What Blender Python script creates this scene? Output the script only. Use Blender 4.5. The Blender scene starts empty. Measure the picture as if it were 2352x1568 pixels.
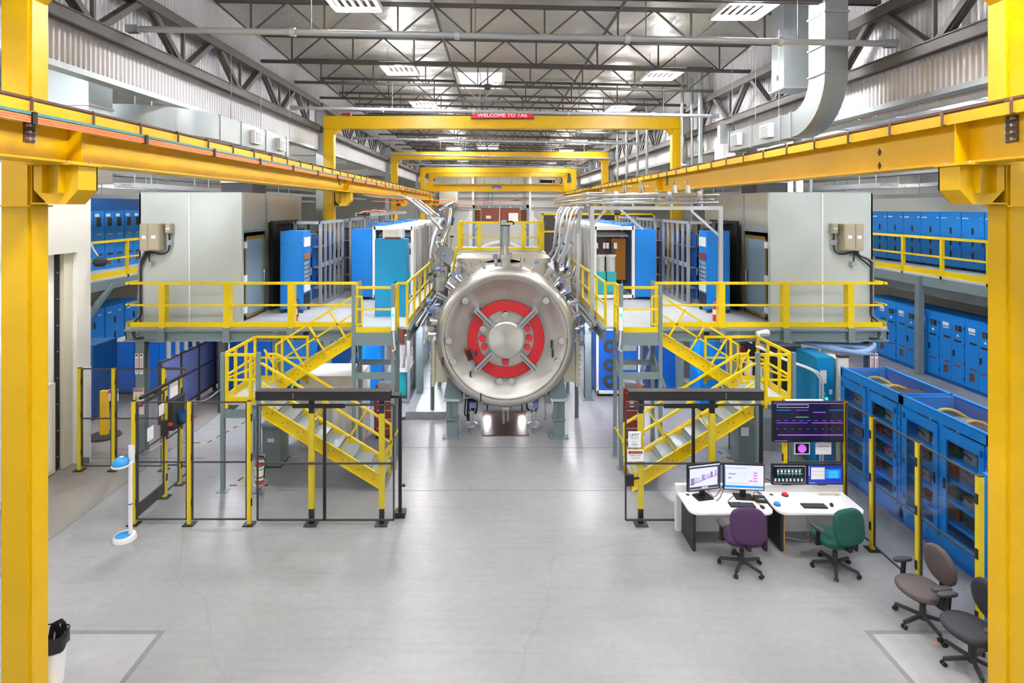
import bpy, bmesh, math, random
from mathutils import Vector, Matrix
random.seed(7)
SC = bpy.context.scene
COL = SC.collection
PI = math.pi
# ------------------------------------------------------------------ camera, world, exposure
F = 1300.0                       # focal length in pixels of the 2352 px wide frame
CX, CH = -0.285, 6.0             # camera stands a little off the hall's centre line, 6 m up
cd = bpy.data.cameras.new('camera'); cam = bpy.data.objects.new('camera', cd); COL.objects.link(cam)
cam.location = (CX, 0, CH); cam.rotation_euler = (PI/2, 0, 0)
cd.sensor_width = 36.0; cd.lens = F/2352*36.0
cd.shift_x = (1176-1136)/2352; cd.shift_y = -(784-475)/2352
cd.clip_end = 200
SC.camera = cam
w = bpy.data.worlds.new('hall_world'); SC.world = w; w.use_nodes = True
w.node_tree.nodes['Background'].inputs[0].default_value = (0.9, 0.95, 1, 1)
w.node_tree.nodes['Background'].inputs[1].default_value = 0.3
SC.view_settings.view_transform = 'Standard'; SC.view_settings.look = 'None'
SC.view_settings.gamma = 1; SC.view_settings.use_curve_mapping = False
SC.view_settings.exposure = 0.12
LAMP_W = 205.0
try:
    SC.cycles.use_denoising = True; SC.cycles.max_bounces = 6; SC.cycles.diffuse_bounces = 3
    SC.cycles.use_adaptive_sampling = True; SC.cycles.adaptive_threshold = .25; SC.cycles.adaptive_min_samples = 12
    SC.cycles.glossy_bounces = 2; SC.cycles.transparent_max_bounces = 12; SC.cycles.caustics_reflective = False
    SC.cycles.caustics_refractive = False; SC.cycles.sample_clamp_indirect = 6; SC.cycles.use_light_tree = False
except Exception: pass
def PX(px, Y): return (px-1136)*Y/F+CX          # photo column -> X at depth Y
def PZ(py, Y): return CH-(py-475)*Y/F           # photo row -> Z at depth Y
# ------------------------------------------------------------------ helpers
ORG = {}
def lin(c):
    if isinstance(c, str):
        c = [int(c[i:i+2], 16)/255 for i in (1, 3, 5)]
        c = [x/12.92 if x <= .04045 else ((x+.055)/1.055)**2.4 for x in c]
    return (c[0], c[1], c[2], 1)
M = {}
def mat(name, col, rough=.5, metal=0.0, noise=None, bump=None, emit=0, spec=None, coat=0, stretch=None):
    m = bpy.data.materials.new(name); m.use_nodes = True; nt = m.node_tree; b = nt.nodes['Principled BSDF']
    c = lin(col)
    b.inputs['Base Color'].default_value = c; b.inputs['Roughness'].default_value = rough; b.inputs['Metallic'].default_value = metal
    if spec is not None: b.inputs['Specular IOR Level'].default_value = spec
    if coat: b.inputs['Coat Weight'].default_value = coat; b.inputs['Coat Roughness'].default_value = .1
    if emit: b.inputs['Emission Color'].default_value = c; b.inputs['Emission Strength'].default_value = emit; m.cycles.emission_sampling = 'NONE'
    if noise or bump:
        tc = nt.nodes.new('ShaderNodeTexCoord'); mp = nt.nodes.new('ShaderNodeMapping'); nt.links.new(tc.outputs['Object'], mp.inputs[0])
        if stretch: mp.inputs['Scale'].default_value = stretch
    if noise:
        n = nt.nodes.new('ShaderNodeTexNoise'); n.inputs['Scale'].default_value = noise[0]; n.inputs['Detail'].default_value = 5
        nt.links.new(mp.outputs[0], n.inputs['Vector'])
        r = nt.nodes.new('ShaderNodeValToRGB'); r.color_ramp.elements[0].position = .3; r.color_ramp.elements[1].position = .72
        k = noise[1]
        r.color_ramp.elements[0].color = (c[0]*(1-k), c[1]*(1-k), c[2]*(1-k), 1); r.color_ramp.elements[1].color = (min(1, c[0]*(1+k)), min(1, c[1]*(1+k)), min(1, c[2]*(1+k)), 1)
        nt.links.new(n.outputs[0], r.inputs[0]); nt.links.new(r.outputs[0], b.inputs['Base Color'])
    if bump:
        n2 = nt.nodes.new('ShaderNodeTexNoise'); n2.inputs['Scale'].default_value = bump[0]; n2.inputs['Detail'].default_value = 4
        nt.links.new(mp.outputs[0], n2.inputs['Vector'])
        bp = nt.nodes.new('ShaderNodeBump'); bp.inputs['Strength'].default_value = bump[1]; bp.inputs['Distance'].default_value = bump[2] if len(bump) > 2 else .02
        nt.links.new(n2.outputs[0], bp.inputs['Height']); nt.links.new(bp.outputs[0], b.inputs['Normal'])
    M[name] = m; return m
def glass(name, tint=(.93, .95, .96), rough=.02, extra=0.0):
    m = bpy.data.materials.new(name); m.use_nodes = True; nt = m.node_tree; nt.nodes.clear()
    o = nt.nodes.new('ShaderNodeOutputMaterial'); mx = nt.nodes.new('ShaderNodeMixShader'); t = nt.nodes.new('ShaderNodeBsdfTransparent')
    g = nt.nodes.new('ShaderNodeBsdfGlossy'); f = nt.nodes.new('ShaderNodeFresnel'); f.inputs[0].default_value = 1.45+extra
    t.inputs[0].default_value = (*tint, 1); g.inputs['Roughness'].default_value = rough
    ge = nt.nodes.new('ShaderNodeNewGeometry'); mu = nt.nodes.new('ShaderNodeMath'); mu.operation = 'SUBTRACT'; mu.use_clamp = True
    nt.links.new(f.outputs[0], mu.inputs[0]); nt.links.new(ge.outputs['Backfacing'], mu.inputs[1])     # no total reflection at the exit face
    nt.links.new(mu.outputs[0], mx.inputs[0]); nt.links.new(t.outputs[0], mx.inputs[1]); nt.links.new(g.outputs[0], mx.inputs[2]); nt.links.new(mx.outputs[0], o.inputs[0])
    M[name] = m; return m
class MB:
    """collects simple solids in world coordinates and links them as one mesh object"""
    def __init__(s): s.v = []; s.f = []
    def add(s, vs, fs):
        k = len(s.v); s.v += [tuple(v) for v in vs]; s.f += [tuple(i+k for i in f) for f in fs]; return s
    def box(s, x0, x1, y0, y1, z0, z1):
        if x0 > x1: x0, x1 = x1, x0
        if y0 > y1: y0, y1 = y1, y0
        if z0 > z1: z0, z1 = z1, z0
        return s.add([(x0,y0,z0),(x1,y0,z0),(x1,y1,z0),(x0,y1,z0),(x0,y0,z1),(x1,y0,z1),(x1,y1,z1),(x0,y1,z1)],
              [(0,3,2,1),(4,5,6,7),(0,1,5,4),(1,2,6,5),(2,3,7,6),(3,0,4,7)])
    def frame(s, p, q):
        p = Vector(p); q = Vector(q); d = (q-p).normalized()
        up = Vector((0,0,1)) if abs(d.z) < .95 else Vector((0,1,0))
        a = d.cross(up).normalized(); b = a.cross(d).normalized(); return p, q, d, a, b
    def bar(s, p, q, w, h=None):
        h = h or w; p, q, d, a, b = s.frame(p, q); a = a*w/2; b = b*h/2
        return s.add([p-a-b, p+a-b, p+a+b, p-a+b, q-a-b, q+a-b, q+a+b, q-a+b], [(0,1,2,3),(4,7,6,5),(0,4,5,1),(1,5,6,2),(2,6,7,3),(3,7,4,0)])
    def cyl(s, p, q, r, n=12, r2=None):
        r2 = r if r2 is None else r2; p, q, d, a, b = s.frame(p, q)
        vs = [p+(a*math.cos(2*PI*i/n)+b*math.sin(2*PI*i/n))*r for i in range(n)]+[q+(a*math.cos(2*PI*i/n)+b*math.sin(2*PI*i/n))*r2 for i in range(n)]
        return s.add(vs, [(i, n+i, n+(i+1) % n, (i+1) % n) for i in range(n)]+[tuple(range(n)), tuple(range(2*n-1, n-1, -1))])
    def tube(s, pts, r, n=8, sub=0):
        P = [Vector(p) for p in pts]
        if sub:
            Q = []
            for i in range(len(P)-1):
                p0 = P[max(i-1, 0)]; p1 = P[i]; p2 = P[i+1]; p3 = P[min(i+2, len(P)-1)]
                for k in range(sub):
                    t = k/sub
                    Q.append(.5*((2*p1)+(p2-p0)*t+(2*p0-5*p1+4*p2-p3)*t*t+(3*p1-p0-3*p2+p3)*t**3))
            P = Q+[P[-1]]
        k = len(s.v); prev = None
        for i, p in enumerate(P):
            d = (P[min(i+1, len(P)-1)]-P[max(i-1, 0)]).normalized()
            if prev is None:
                up = Vector((0,0,1)) if abs(d.z) < .9 else Vector((0,1,0)); a = d.cross(up).normalized()
            else: a = (prev-d*prev.dot(d)).normalized()
            prev = a; b = d.cross(a)
            s.v += [tuple(p+(a*math.cos(2*PI*j/n)+b*math.sin(2*PI*j/n))*r) for j in range(n)]
        for i in range(len(P)-1):
            for j in range(n): s.f.append((k+i*n+j, k+i*n+(j+1) % n, k+(i+1)*n+(j+1) % n, k+(i+1)*n+j))
        s.f.append(tuple(k+j for j in reversed(range(n)))); s.f.append(tuple(k+(len(P)-1)*n+j for j in range(n))); return s
    def lathe(s, prof, o, axis='z', n=24, a0=0, a1=2*PI, cap=True):
        """prof: (r, h) pairs along axis; closed ring when a full turn"""
        k = len(s.v); full = abs(a1-a0-2*PI) < 1e-6; m = n if full else n+1; L = len(prof)
        for i in range(m):
            t = a0+(a1-a0)*i/n; c, sn = math.cos(t), math.sin(t)
            for r, h in prof:
                q = {'z': (r*c, r*sn, h), 'y': (r*c, h, r*sn), 'x': (h, r*c, r*sn)}[axis]
                s.v.append((o[0]+q[0], o[1]+q[1], o[2]+q[2]))
        for i in range(n):
            j = (i+1) % m
            for l in range(L-1): s.f.append((k+i*L+l, k+j*L+l, k+j*L+l+1, k+i*L+l+1))
        if not full and cap:
            s.f.append(tuple(k+l for l in range(L))); s.f.append(tuple(k+n*L+l for l in reversed(range(L))))
        return s
    def prism(s, poly, axis, a0, a1):
        """extrude a polygon: axis 'y' -> poly in (x,z), 'x' -> (y,z), 'z' -> (x,y)"""
        n = len(poly); g = {'y': lambda p, a: (p[0], a, p[1]), 'x': lambda p, a: (a, p[0], p[1]), 'z': lambda p, a: (p[0], p[1], a)}[axis]
        return s.add([g(p, a0) for p in poly]+[g(p, a1) for p in poly], [tuple(range(n)), tuple(range(2*n-1, n-1, -1))]+[(i, n+i, n+(i+1) % n, (i+1) % n) for i in range(n)])
    def ibeam(s, p, q, w, h, tf, tw, vertical=False):
        """I section from p to q; h along local up (or along Y for vertical members)"""
        p, q, d, a, b = s.frame(p, q)
        for c, ww, hh in ((b*(h/2-tf/2), w, tf), (-b*(h/2-tf/2), w, tf), (b*0, tw, h-2*tf)):
            A = a*ww/2; B = b*hh/2; P = p+c; Q = q+c
            s.add([P-A-B, P+A-B, P+A+B, P-A+B, Q-A-B, Q+A-B, Q+A+B, Q-A+B], [(0,1,2,3),(4,7,6,5),(0,4,5,1),(1,5,6,2),(2,6,7,3),(3,7,4,0)])
        return s
    def pad(s, c, w, d, t, p=3.0, n=28, R=None, dome=.5, rings=5):
        """a soft cushion: superellipse outline w x d, thickness t, rounded edge; R optional rotation"""
        k = len(s.v); prof = []
        for i in range(rings+1):
            a = PI*i/rings-PI/2; prof.append((1-.12*(1-math.cos(a)) if True else 1, math.sin(a)*t/2))
        prof = [(.0, -t/2), (.6, -t/2*1.0)]+prof+[(.6, t/2*(1+dome*.25)), (.0, t/2*(1+dome*.35))]
        L = len(prof)
        for i in range(n):
            th = 2*PI*i/n; cx = math.copysign(abs(math.cos(th))**(2/p), math.cos(th)); sy = math.copysign(abs(math.sin(th))**(2/p), math.sin(th))
            for r, h in prof:
                q = Vector((cx*r*w/2, sy*r*d/2, h))
                if R: q = R @ q
                s.v.append(tuple(Vector(c)+q))
        for i in range(n):
            j = (i+1) % n
            for l in range(L-1): s.f.append((k+i*L+l, k+j*L+l, k+j*L+l+1, k+i*L+l+1))
        return s
    def mesh(s, name, o=(0,0,0), smooth=False, bevel=0, seg=2):
        me = bpy.data.meshes.new(name)
        me.from_pydata([(v[0]-o[0], v[1]-o[1], v[2]-o[2]) for v in s.v], [], s.f); me.validate()
        bm = bmesh.new(); bm.from_mesh(me)
        if smooth: bmesh.ops.remove_doubles(bm, verts=bm.verts, dist=1e-5)
        bmesh.ops.recalc_face_normals(bm, faces=bm.faces)
        if bevel: bmesh.ops.bevel(bm, geom=[e for e in bm.edges if len(e.link_faces) == 2 and e.calc_face_angle(0) > .5], offset=bevel, segments=seg, affect='EDGES', clamp_overlap=True)
        bm.to_mesh(me); bm.free()
        if smooth or bevel:
            for p in me.polygons: p.use_smooth = True
            me.set_sharp_from_angle(angle=math.radians(40))
        return me
    def build(s, name, m, parent=None, smooth=False, bevel=0, label=None, cat=None, group=None, kind=None, seg=2):
        if parent is not None: o = ORG.get(parent, (0,0,0))
        else:
            xs, ys, zs = zip(*s.v); o = ((min(xs)+max(xs))/2, (min(ys)+max(ys))/2, min(zs))
        me = s.mesh(name, o, smooth, bevel, seg); me.materials.append(M[m] if isinstance(m, str) else m)
        ob = bpy.data.objects.new(name, me); COL.objects.link(ob); ORG[ob] = o
        if parent is not None: ob.parent = parent
        else: ob.location = o
        tag(ob, label, cat, group, kind); return ob
def tag(ob, label=None, cat=None, group=None, kind=None):
    if label: ob['label'] = label
    if cat: ob['category'] = cat
    if group: ob['group'] = group
    if kind: ob['kind'] = kind
    return ob
def thing(name, label, cat, loc=(0,0,0), rz=0, group=None, kind=None, local=False):
    o = bpy.data.objects.new(name, None); COL.objects.link(o); o.empty_display_size = .1
    o.location = loc; o.rotation_euler = (0,0,rz); ORG[o] = (0,0,0) if (local or rz) else tuple(loc)
    return tag(o, label, cat, group, kind)
def inst(name, me, m, loc, parent, rot=None, scale=None):
    """a piece sharing mesh data, placed at a world position under its thing"""
    if m and not me.materials: me.materials.append(M[m])
    ob = bpy.data.objects.new(name, me); COL.objects.link(ob); ob.parent = parent
    o = ORG.get(parent, (0,0,0)); ob.location = (loc[0]-o[0], loc[1]-o[1], loc[2]-o[2])
    if rot: ob.rotation_euler = rot
    if scale: ob.scale = scale
    ORG[ob] = loc; return ob
def copy_tree(o, parent=None):
    c = o.copy(); COL.objects.link(c); c.parent = parent
    for ch in list(o.children): copy_tree(ch, c)
    return c
def text(body, size, loc, m, parent, rot=(PI/2,0,0), name='lettering', ext=.002, align='CENTER', sx=1.0):
    cu = bpy.data.curves.new(name, 'FONT'); cu.body = body; cu.size = size; cu.extrude = ext; cu.align_x = align; cu.align_y = 'CENTER'; cu.resolution_u = 2
    tmp = bpy.data.objects.new(name, cu); me = bpy.data.meshes.new_from_object(tmp); bpy.data.objects.remove(tmp); bpy.data.curves.remove(cu)
    me.materials.clear(); me.materials.append(M[m]); ob = bpy.data.objects.new(name, me); COL.objects.link(ob); ob.parent = parent
    o = ORG.get(parent, (0,0,0)); ob.location = (loc[0]-o[0], loc[1]-o[1], loc[2]-o[2]); ob.rotation_euler = rot; ob.scale = (sx,1,1); return ob
def B(*a): return MB().box(*a)
NTH = 'zeroth first second third fourth fifth sixth seventh eighth ninth tenth eleventh twelfth thirteenth fourteenth fifteenth sixteenth seventeenth eighteenth nineteenth twentieth'.split()
SIDE = {-1: 'white-door side', 1: 'desk side'}
# ------------------------------------------------------------------ materials
mat('yellow', '#e3b400', .38, noise=(1.2, .05)); mat('yellow_rail', '#e2c408', .42)
mat('post_yellow', '#ddc51c', .45)
mat('grey_steel', '#76868c', .45); mat('dark_steel', '#4b4b50', .5); mat('truss', '#565250', .55, noise=(3, .12))
mat('deck', '#bfc3c6', .45, noise=(2, .05)); mat('grating', '#a9b6bd', .5)
mat('tread', '#a5b0b3', .5, .2, noise=(30, .1)); mat('alu', '#c9cbcf', .35, .6); mat('alu_dull', '#aeb2b8', .45, .35)
mat('galv', '#aeb6b8', .38, .55, noise=(4, .08)); mat('stainless', '#cfccc6', .3, .9, noise=(2.5, .06), bump=(60, .05, .003), stretch=(1, 6, 1))
mat('stainless_face', '#cfcdc9', .38, .6, noise=(1.6, .1)); mat('steel_bright', '#dcdcdc', .16, .95)
mat('duct', '#a8b0b4', .4, .75, noise=(1.5, .06)); mat('corr_white', '#e6e5ea', .5, noise=(.6, .05)); mat('white', '#eeeef0', .5)
mat('off_white', '#f0eee6', .55, noise=(.7, .03)); mat('plaster', '#dad9d2', .75, noise=(.4, .04)); mat('cream', '#d9d3c0', .55)
mat('blue', '#0a80dc', .38); mat('blue_deep', '#0c5fc0', .4); mat('blue_dark', '#084f94', .42); mat('cyan', '#1593cc', .36); mat('blue_slate', '#6a76aa', .35, .1)
mat('teal', '#27bfca', .35); mat('blue_pale', '#8598d8', .5); mat('blue_hose', '#7c9ccc', .5)
mat('enclosure', '#c0c7c6', .42, .1, noise=(.8, .05)); mat('enclosure_side', '#b9b9b2', .3, .6, noise=(1.0, .08))
mat('beige', '#aaa28e', .5); mat('door_blue', '#8ba3b5', .4, .15); mat('brass', '#b08a3c', .4, .6)
mat('black', '#18181a', .45); mat('black_soft', '#26262a', .7); mat('charcoal', '#3a383c', .6); mat('rubber', '#232325', .8)
mat('red', '#c0202a', .4); mat('red_bright', '#e22e35', .35); mat('red_dark', '#8e2d28', .5, noise=(6, .15)); mat('brown_red', '#7c3b2c', .45)
mat('orange', '#f08452', .45); mat('teal_bar', '#4f8f9a', .5); mat('brown', '#5f4136', .5); mat('rust', '#6b4436', .7); mat('amber', '#b8700f', .25)
mat('purple', '#472b52', .9, noise=(90, .18), bump=(150, .3, .004)); mat('green', '#114c42', .9, noise=(90, .18), bump=(150, .3, .004))
mat('fabric_brown', '#5a5152', .9, noise=(90, .12), bump=(150, .3, .004)); mat('fabric_black', '#34363c', .9, noise=(90, .12), bump=(150, .3, .004))
mat('desk_white', '#ecebee', .35); mat('desk_black', '#2a2628', .5); mat('wood', '#b9874e', .55, noise=(8, .15)); mat('paper', '#f2f1f5', .7)
mat('sign_red', '#b8323a', .5); mat('sign_orange', '#c06a4a', .5); mat('sign_yellow', '#d8c232', .5); mat('ink', '#303038', .6); mat('green_ink', '#8cc3a4', .6)
mat('copper', '#b9805c', .35, .7); mat('cable_black', '#222226', .6); mat('cable_grey', '#7d8188', .5); mat('cable_white', '#d8d8da', .5); mat('cable_yellow', '#d9b54a', .5)
mat('tarp', '#d8d6d2', .8, noise=(2, .06), bump=(3, .3, .05)); mat('joint', '#77777a', .8); mat('green_led', '#30ff80', .4, emit=4)
mat('tank_white', '#dcdcd8', .35); mat('conc_pad', '#97979a', .5, noise=(6, .06)); mat('pit_plate', '#5d4a44', .28, .3, noise=(8, .12))
mat('tape_yellow', '#c9b23a', .6); mat('soap_blue', '#2f8fd6', .25); mat('bag', '#1c1b1e', .3); mat('hatch', '#b79a8a', .7)
mat('led_red', '#d01830', .5, emit=.3); mat('led_text', '#ffb0b4', .5, emit=1.4)
mat('scr_dark', '#1b1930', .12, emit=.25); mat('scr_white', '#c4c9f2', .4, emit=.55); mat('scr_blue', '#0d78d8', .4, emit=.7); mat('scr_navy', '#1c2f96', .4, emit=.6); mat('scr_sky', '#4fb4ff', .4, emit=.9)
mat('scr_purple', '#7a4be0', .4, emit=.8); mat('scr_magenta', '#c060d8', .4, emit=.7); mat('scr_green', '#5ac890', .4, emit=.7); mat('scr_grey', '#3b3646', .4, emit=.4); mat('scr_device', '#5a4a78', .4, emit=.4); mat('scr_rose', '#c88c98', .4, emit=.6)
mat('lamp', '#ffffff', .5, emit=9); mat('lamp_small', '#ffffff', .5, emit=6); mat('sky_pane', '#f4f6ff', .5, emit=6)
glass('glass', (.97, .98, .98)); glass('glass_fence', (.975, .978, .985)); glass('glass_cab', (.95, .965, .975)); glass('glass_top', (.93, .96, .99)); glass('acrylic_brown', (.62, .34, .14)); glass('glass_dark', (.5, .55, .68))
def floor_mat():
    m = bpy.data.materials.new('concrete'); m.use_nodes = True; nt = m.node_tree; b = nt.nodes['Principled BSDF']; N = nt.nodes.new; L = nt.links.new
    tc = N('ShaderNodeTexCoord')
    def noise(sc, det=6, rough=.6, vec=None):
        n = N('ShaderNodeTexNoise'); n.inputs['Scale'].default_value = sc; n.inputs['Detail'].default_value = det; n.inputs['Roughness'].default_value = rough
        L(vec or tc.outputs['Object'], n.inputs['Vector']); return n.outputs[0]
    def ramp(i, p0, c0, p1, c1):
        r = N('ShaderNodeValToRGB'); r.color_ramp.elements[0].position = p0; r.color_ramp.elements[0].color = c0; r.color_ramp.elements[1].position = p1; r.color_ramp.elements[1].color = c1; L(i, r.inputs[0]); return r.outputs[0]
    def mix(a, bb, t='MULTIPLY', f=1.0):
        x = N('ShaderNodeMix'); x.data_type = 'RGBA'; x.blend_type = t; x.inputs[0].default_value = f if not hasattr(f, 'links') else 1
        if hasattr(f, 'links'): L(f, x.inputs[0])
        L(a, x.inputs[6]) if hasattr(a, 'links') else setattr(x.inputs[6], 'default_value', a)
        L(bb, x.inputs[7]) if hasattr(bb, 'links') else setattr(x.inputs[7], 'default_value', bb)
        return x.outputs[2]
    base = ramp(noise(.35), .3, lin('#858689'), .7, lin('#9b9c9f'))
    fine = ramp(noise(9, 8, .7), .25, (.86, .86, .86, 1), .7, (1, 1, 1, 1))
    c = mix(base, fine)
    # faint sweeping scratches and hairline cracks
    mp = N('ShaderNodeMapping'); mp.inputs['Rotation'].default_value = (0, 0, .9); mp.inputs['Scale'].default_value = (.5, 9, 1); L(tc.outputs['Object'], mp.inputs[0])
    c = mix(c, ramp(noise(1.2, 4, .6, mp.outputs[0]), .33, (.93, .93, .93, 1), .5, (1, 1, 1, 1)))
    vo = N('ShaderNodeTexVoronoi'); vo.feature = 'DISTANCE_TO_EDGE'; vo.inputs['Scale'].default_value = .15
    wob = N('ShaderNodeVectorMath'); wob.operation = 'ADD'; nn = N('ShaderNodeTexNoise'); nn.inputs['Scale'].default_value = .5; nn.inputs['Detail'].default_value = 2; L(tc.outputs['Object'], nn.inputs['Vector'])
    L(tc.outputs['Object'], wob.inputs[0]); L(nn.outputs[1], wob.inputs[1]); L(wob.outputs[0], vo.inputs['Vector'])
    c = mix(c, ramp(vo.outputs['Distance'], .0, (.9, .895, .89, 1), .0025, (1, 1, 1, 1)))
    sx = N('ShaderNodeSeparateXYZ'); L(tc.outputs['Object'], sx.inputs[0])
    mr = N('ShaderNodeMath'); mr.operation = 'LESS_THAN'; mr.inputs[1].default_value = -8.3; L(sx.outputs[0], mr.inputs[0])
    c = mix(c, lin('#a89c8e'), 'MULTIPLY', mr.outputs[0]) if False else c
    x = N('ShaderNodeMix'); x.data_type = 'RGBA'; x.blend_type = 'MULTIPLY'; L(mr.outputs[0], x.inputs[0]); L(c, x.inputs[6]); x.inputs[7].default_value = (.88, .80, .71, 1); c = x.outputs[2]
    L(c, b.inputs['Base Color'])
    r = N('ShaderNodeMapRange'); r.inputs[3].default_value = .3; r.inputs[4].default_value = .5; L(noise(1.1, 5), r.inputs[0]); L(r.outputs[0], b.inputs['Roughness'])
    b.inputs['Specular IOR Level'].default_value = .5; b.inputs['Coat Weight'].default_value = .15; b.inputs['Coat Roughness'].default_value = .25
    M['concrete'] = m
floor_mat()
def brushed(name, col, rough):
    m = mat(name, col, rough, .9, noise=(3, .05)); nt = m.node_tree; b = nt.nodes['Principled BSDF']
    tn = nt.nodes.new('ShaderNodeTangent'); tn.direction_type = 'RADIAL'; tn.axis = 'Y'; nt.links.new(tn.outputs[0], b.inputs['Tangent']); b.inputs['Anisotropic'].default_value = .75
brushed('brushed_disc', '#cfcdca', .36)
def foil_mat():
    m = mat('foil', '#c9c8c4', .38, .3, noise=(.5, .12), bump=(.9, .6, .25)); return m
foil_mat()
# ------------------------------------------------------------------ the hall
def st(name, mb, m, label, **k): return mb.build(name, m, label=label, kind='structure', **k)
floor = st('floor', B(-20.3, 20.3, -9.3, 57.3, -.2, 0), 'concrete', 'polished grey concrete floor of the whole hall')
def joint(x0, x1, y0, y1): B(x0, x1, y0, y1, -.001, .003).build('joint', 'joint', floor)
for s in (-1, 1):                       # isolated footing pads around the near columns
    B(s*5.0, s*7.2, 5.4, 7.95, -.01, .002).build('footing_pad', 'conc_pad', floor)
    joint(s*4.95, s*5.02, 5.4, 8.02); joint(s*5.02, s*7.2, 7.95, 8.02)
B(-5.98, -5.86, 7.3, 7.4, .0015, .004).build('floor_patch', 'hatch', floor)
B(5.72, 5.84, 7.75, 7.86, .0015, .004).build('floor_patch', 'hatch', floor)
joint(-8.33, -8.29, 7, 13.4); joint(-10, -7.2, 13.5, 13.54); joint(-8.3, -8.27, 13.5, 22)
joint(-2.6, 6, 14.1, 14.12); joint(-20, 20, 22, 22.03); joint(8, 8.03, 8, 22)
for Y in (11.97, 7.0): joint(-4.9, 5, Y, Y+.012)
B(-.62, .62, 14.85, 16.6, .002, .012).build('pit_cover', 'pit_plate', floor)
st('wall_back', B(-20.3, 20.3, 57, 57.3, 0, 11.5), 'plaster', 'pale end wall far down the hall')
st('wall_left', B(-20.3, -20, -9, 57, 0, 11.5), 'plaster', 'pale outer wall beyond the white-door side bay')
st('wall_right', B(20, 20.3, -9, 57, 0, 11.5), 'plaster', 'pale outer wall beyond the blue cabinets on the desk side')
st('wall_front', B(-20.3, 20.3, -9.3, -9, 0, 11.5), 'plaster', 'pale end wall behind the viewpoint')
def RZ(x): return 10.32-.0215*x          # underside of the sloping roof
def roof():
    b = MB(); nx, ny = 80, 132; y0, y1 = -9.0, 57.0
    for j in range(ny+1):
        for i in range(nx+1):
            x = -20+40*i/nx; y = y0+(y1-y0)*j/ny
            sag = -.05*abs(math.sin(PI*(y-9.7)/2.45))*(.6+.4*math.sin(x*2.1+y))+.02*math.sin(x*5+y*3)
            b.v.append((x, y, RZ(x)+.08+sag))
    for j in range(ny):
        for i in range(nx): k = j*(nx+1)+i; b.f.append((k, k+nx+1, k+nx+2, k+1))
    return b
st('ceiling', roof(), 'foil', 'silver foil-faced roof underside with sagging sheets', smooth=True)
# ---- corrugated upper walls and girder trusses on both column lines
JY = [9.7+2.45*k for k in range(-7, 20)]
def corr(s, X, z0, z1, y0, y1, pitch=.105, dep=.035):
    b = MB(); n = int((y1-y0)/pitch); pts = []
    for i in range(n):
        y = y0+i*pitch
        pts += [(y, 0), (y+pitch*.36, 0), (y+pitch*.5, dep), (y+pitch*.86, dep)]
    for y, d in pts: b.v += [(X-s*d, y, z0), (X-s*d, y, z1)]
    for i in range(len(pts)-1): b.f.append((2*i, 2*i+2, 2*i+3, 2*i+1))
    return b
GZ = {-1: (8.68, 9.5), 1: (8.40, 9.3)}    # girder chords
for s in (-1, 1):
    zb, zt = GZ[s]; nm = 'left' if s < 0 else 'right'
    wl = st('wall_upper_'+nm, corr(s, s*6.62, zb-.1, RZ(s*6.6)+.05, -6, 56), 'corr_white', 'white corrugated wall sheets behind the roof girder on the '+SIDE[s])
    corr(s, s*6.5, zb-.63, zb-.12, -6, 56).build('lower_sheet', 'corr_white', wl)
    B(s*6.46, s*6.7, -6, 56, zb-.70, zb-.61).build('sill_flashing', 'galv', wl)
    for bay in range(5):
        ya = -5.0+12.4*bay-.3; yb = ya+12.1
        t = thing('roof_girder', f'dark steel roof girder with vee web bars, {NTH[bay+1]} bay from the near end, {SIDE[s]}', 'roof girder', (s*6.3, (ya+yb)/2, zb), group='roof girders along the column lines', kind='structure')
        for z, nm2 in ((zb, 'bottom_chord'), (zt, 'top_chord')):
            MB().box(s*6.3-.10, s*6.3-.02, ya, yb, z-.09, z+.09).box(s*6.3+.02, s*6.3+.10, ya, yb, z-.09, z+.09).box(s*6.3-.12, s*6.3+.12, ya, yb, z-.1+(.17 if nm2 == 'bottom_chord' else 0), z-.08+(.17 if nm2 == 'bottom_chord' else 0)).build(nm2, 'truss', t)
        for jy in JY:
            if ya < jy < yb:
                for d in (-1.225, 1.225):
                    if ya-.2 < jy+d < yb+.2: MB().bar((s*6.3-.05, jy+d*.08, zt), (s*6.3-.05, jy+d*.96, zb), .05, .1).bar((s*6.3+.05, jy+d*.08, zt), (s*6.3+.05, jy+d*.96, zb), .05, .1).build('web_bar', 'truss', t)
                if jy+1.225 < yb: B(s*6.3-.03, s*6.3+.03, jy+1.2, jy+1.25, zb, zt).build('web_post', 'truss', t)
    for Y in (19.1, 31.6, 43.9):      # building columns carrying the girders
        MB().ibeam((s*6.42, Y+.9, 0), (s*6.42, Y+.9, zt), .26, .3, .02, .015).build('building_column', 'galv', label=f'grey building column behind the yellow frame on the {SIDE[s]}, {NTH[int(Y//12)]} along', cat='column', group='building columns', kind='structure')
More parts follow.
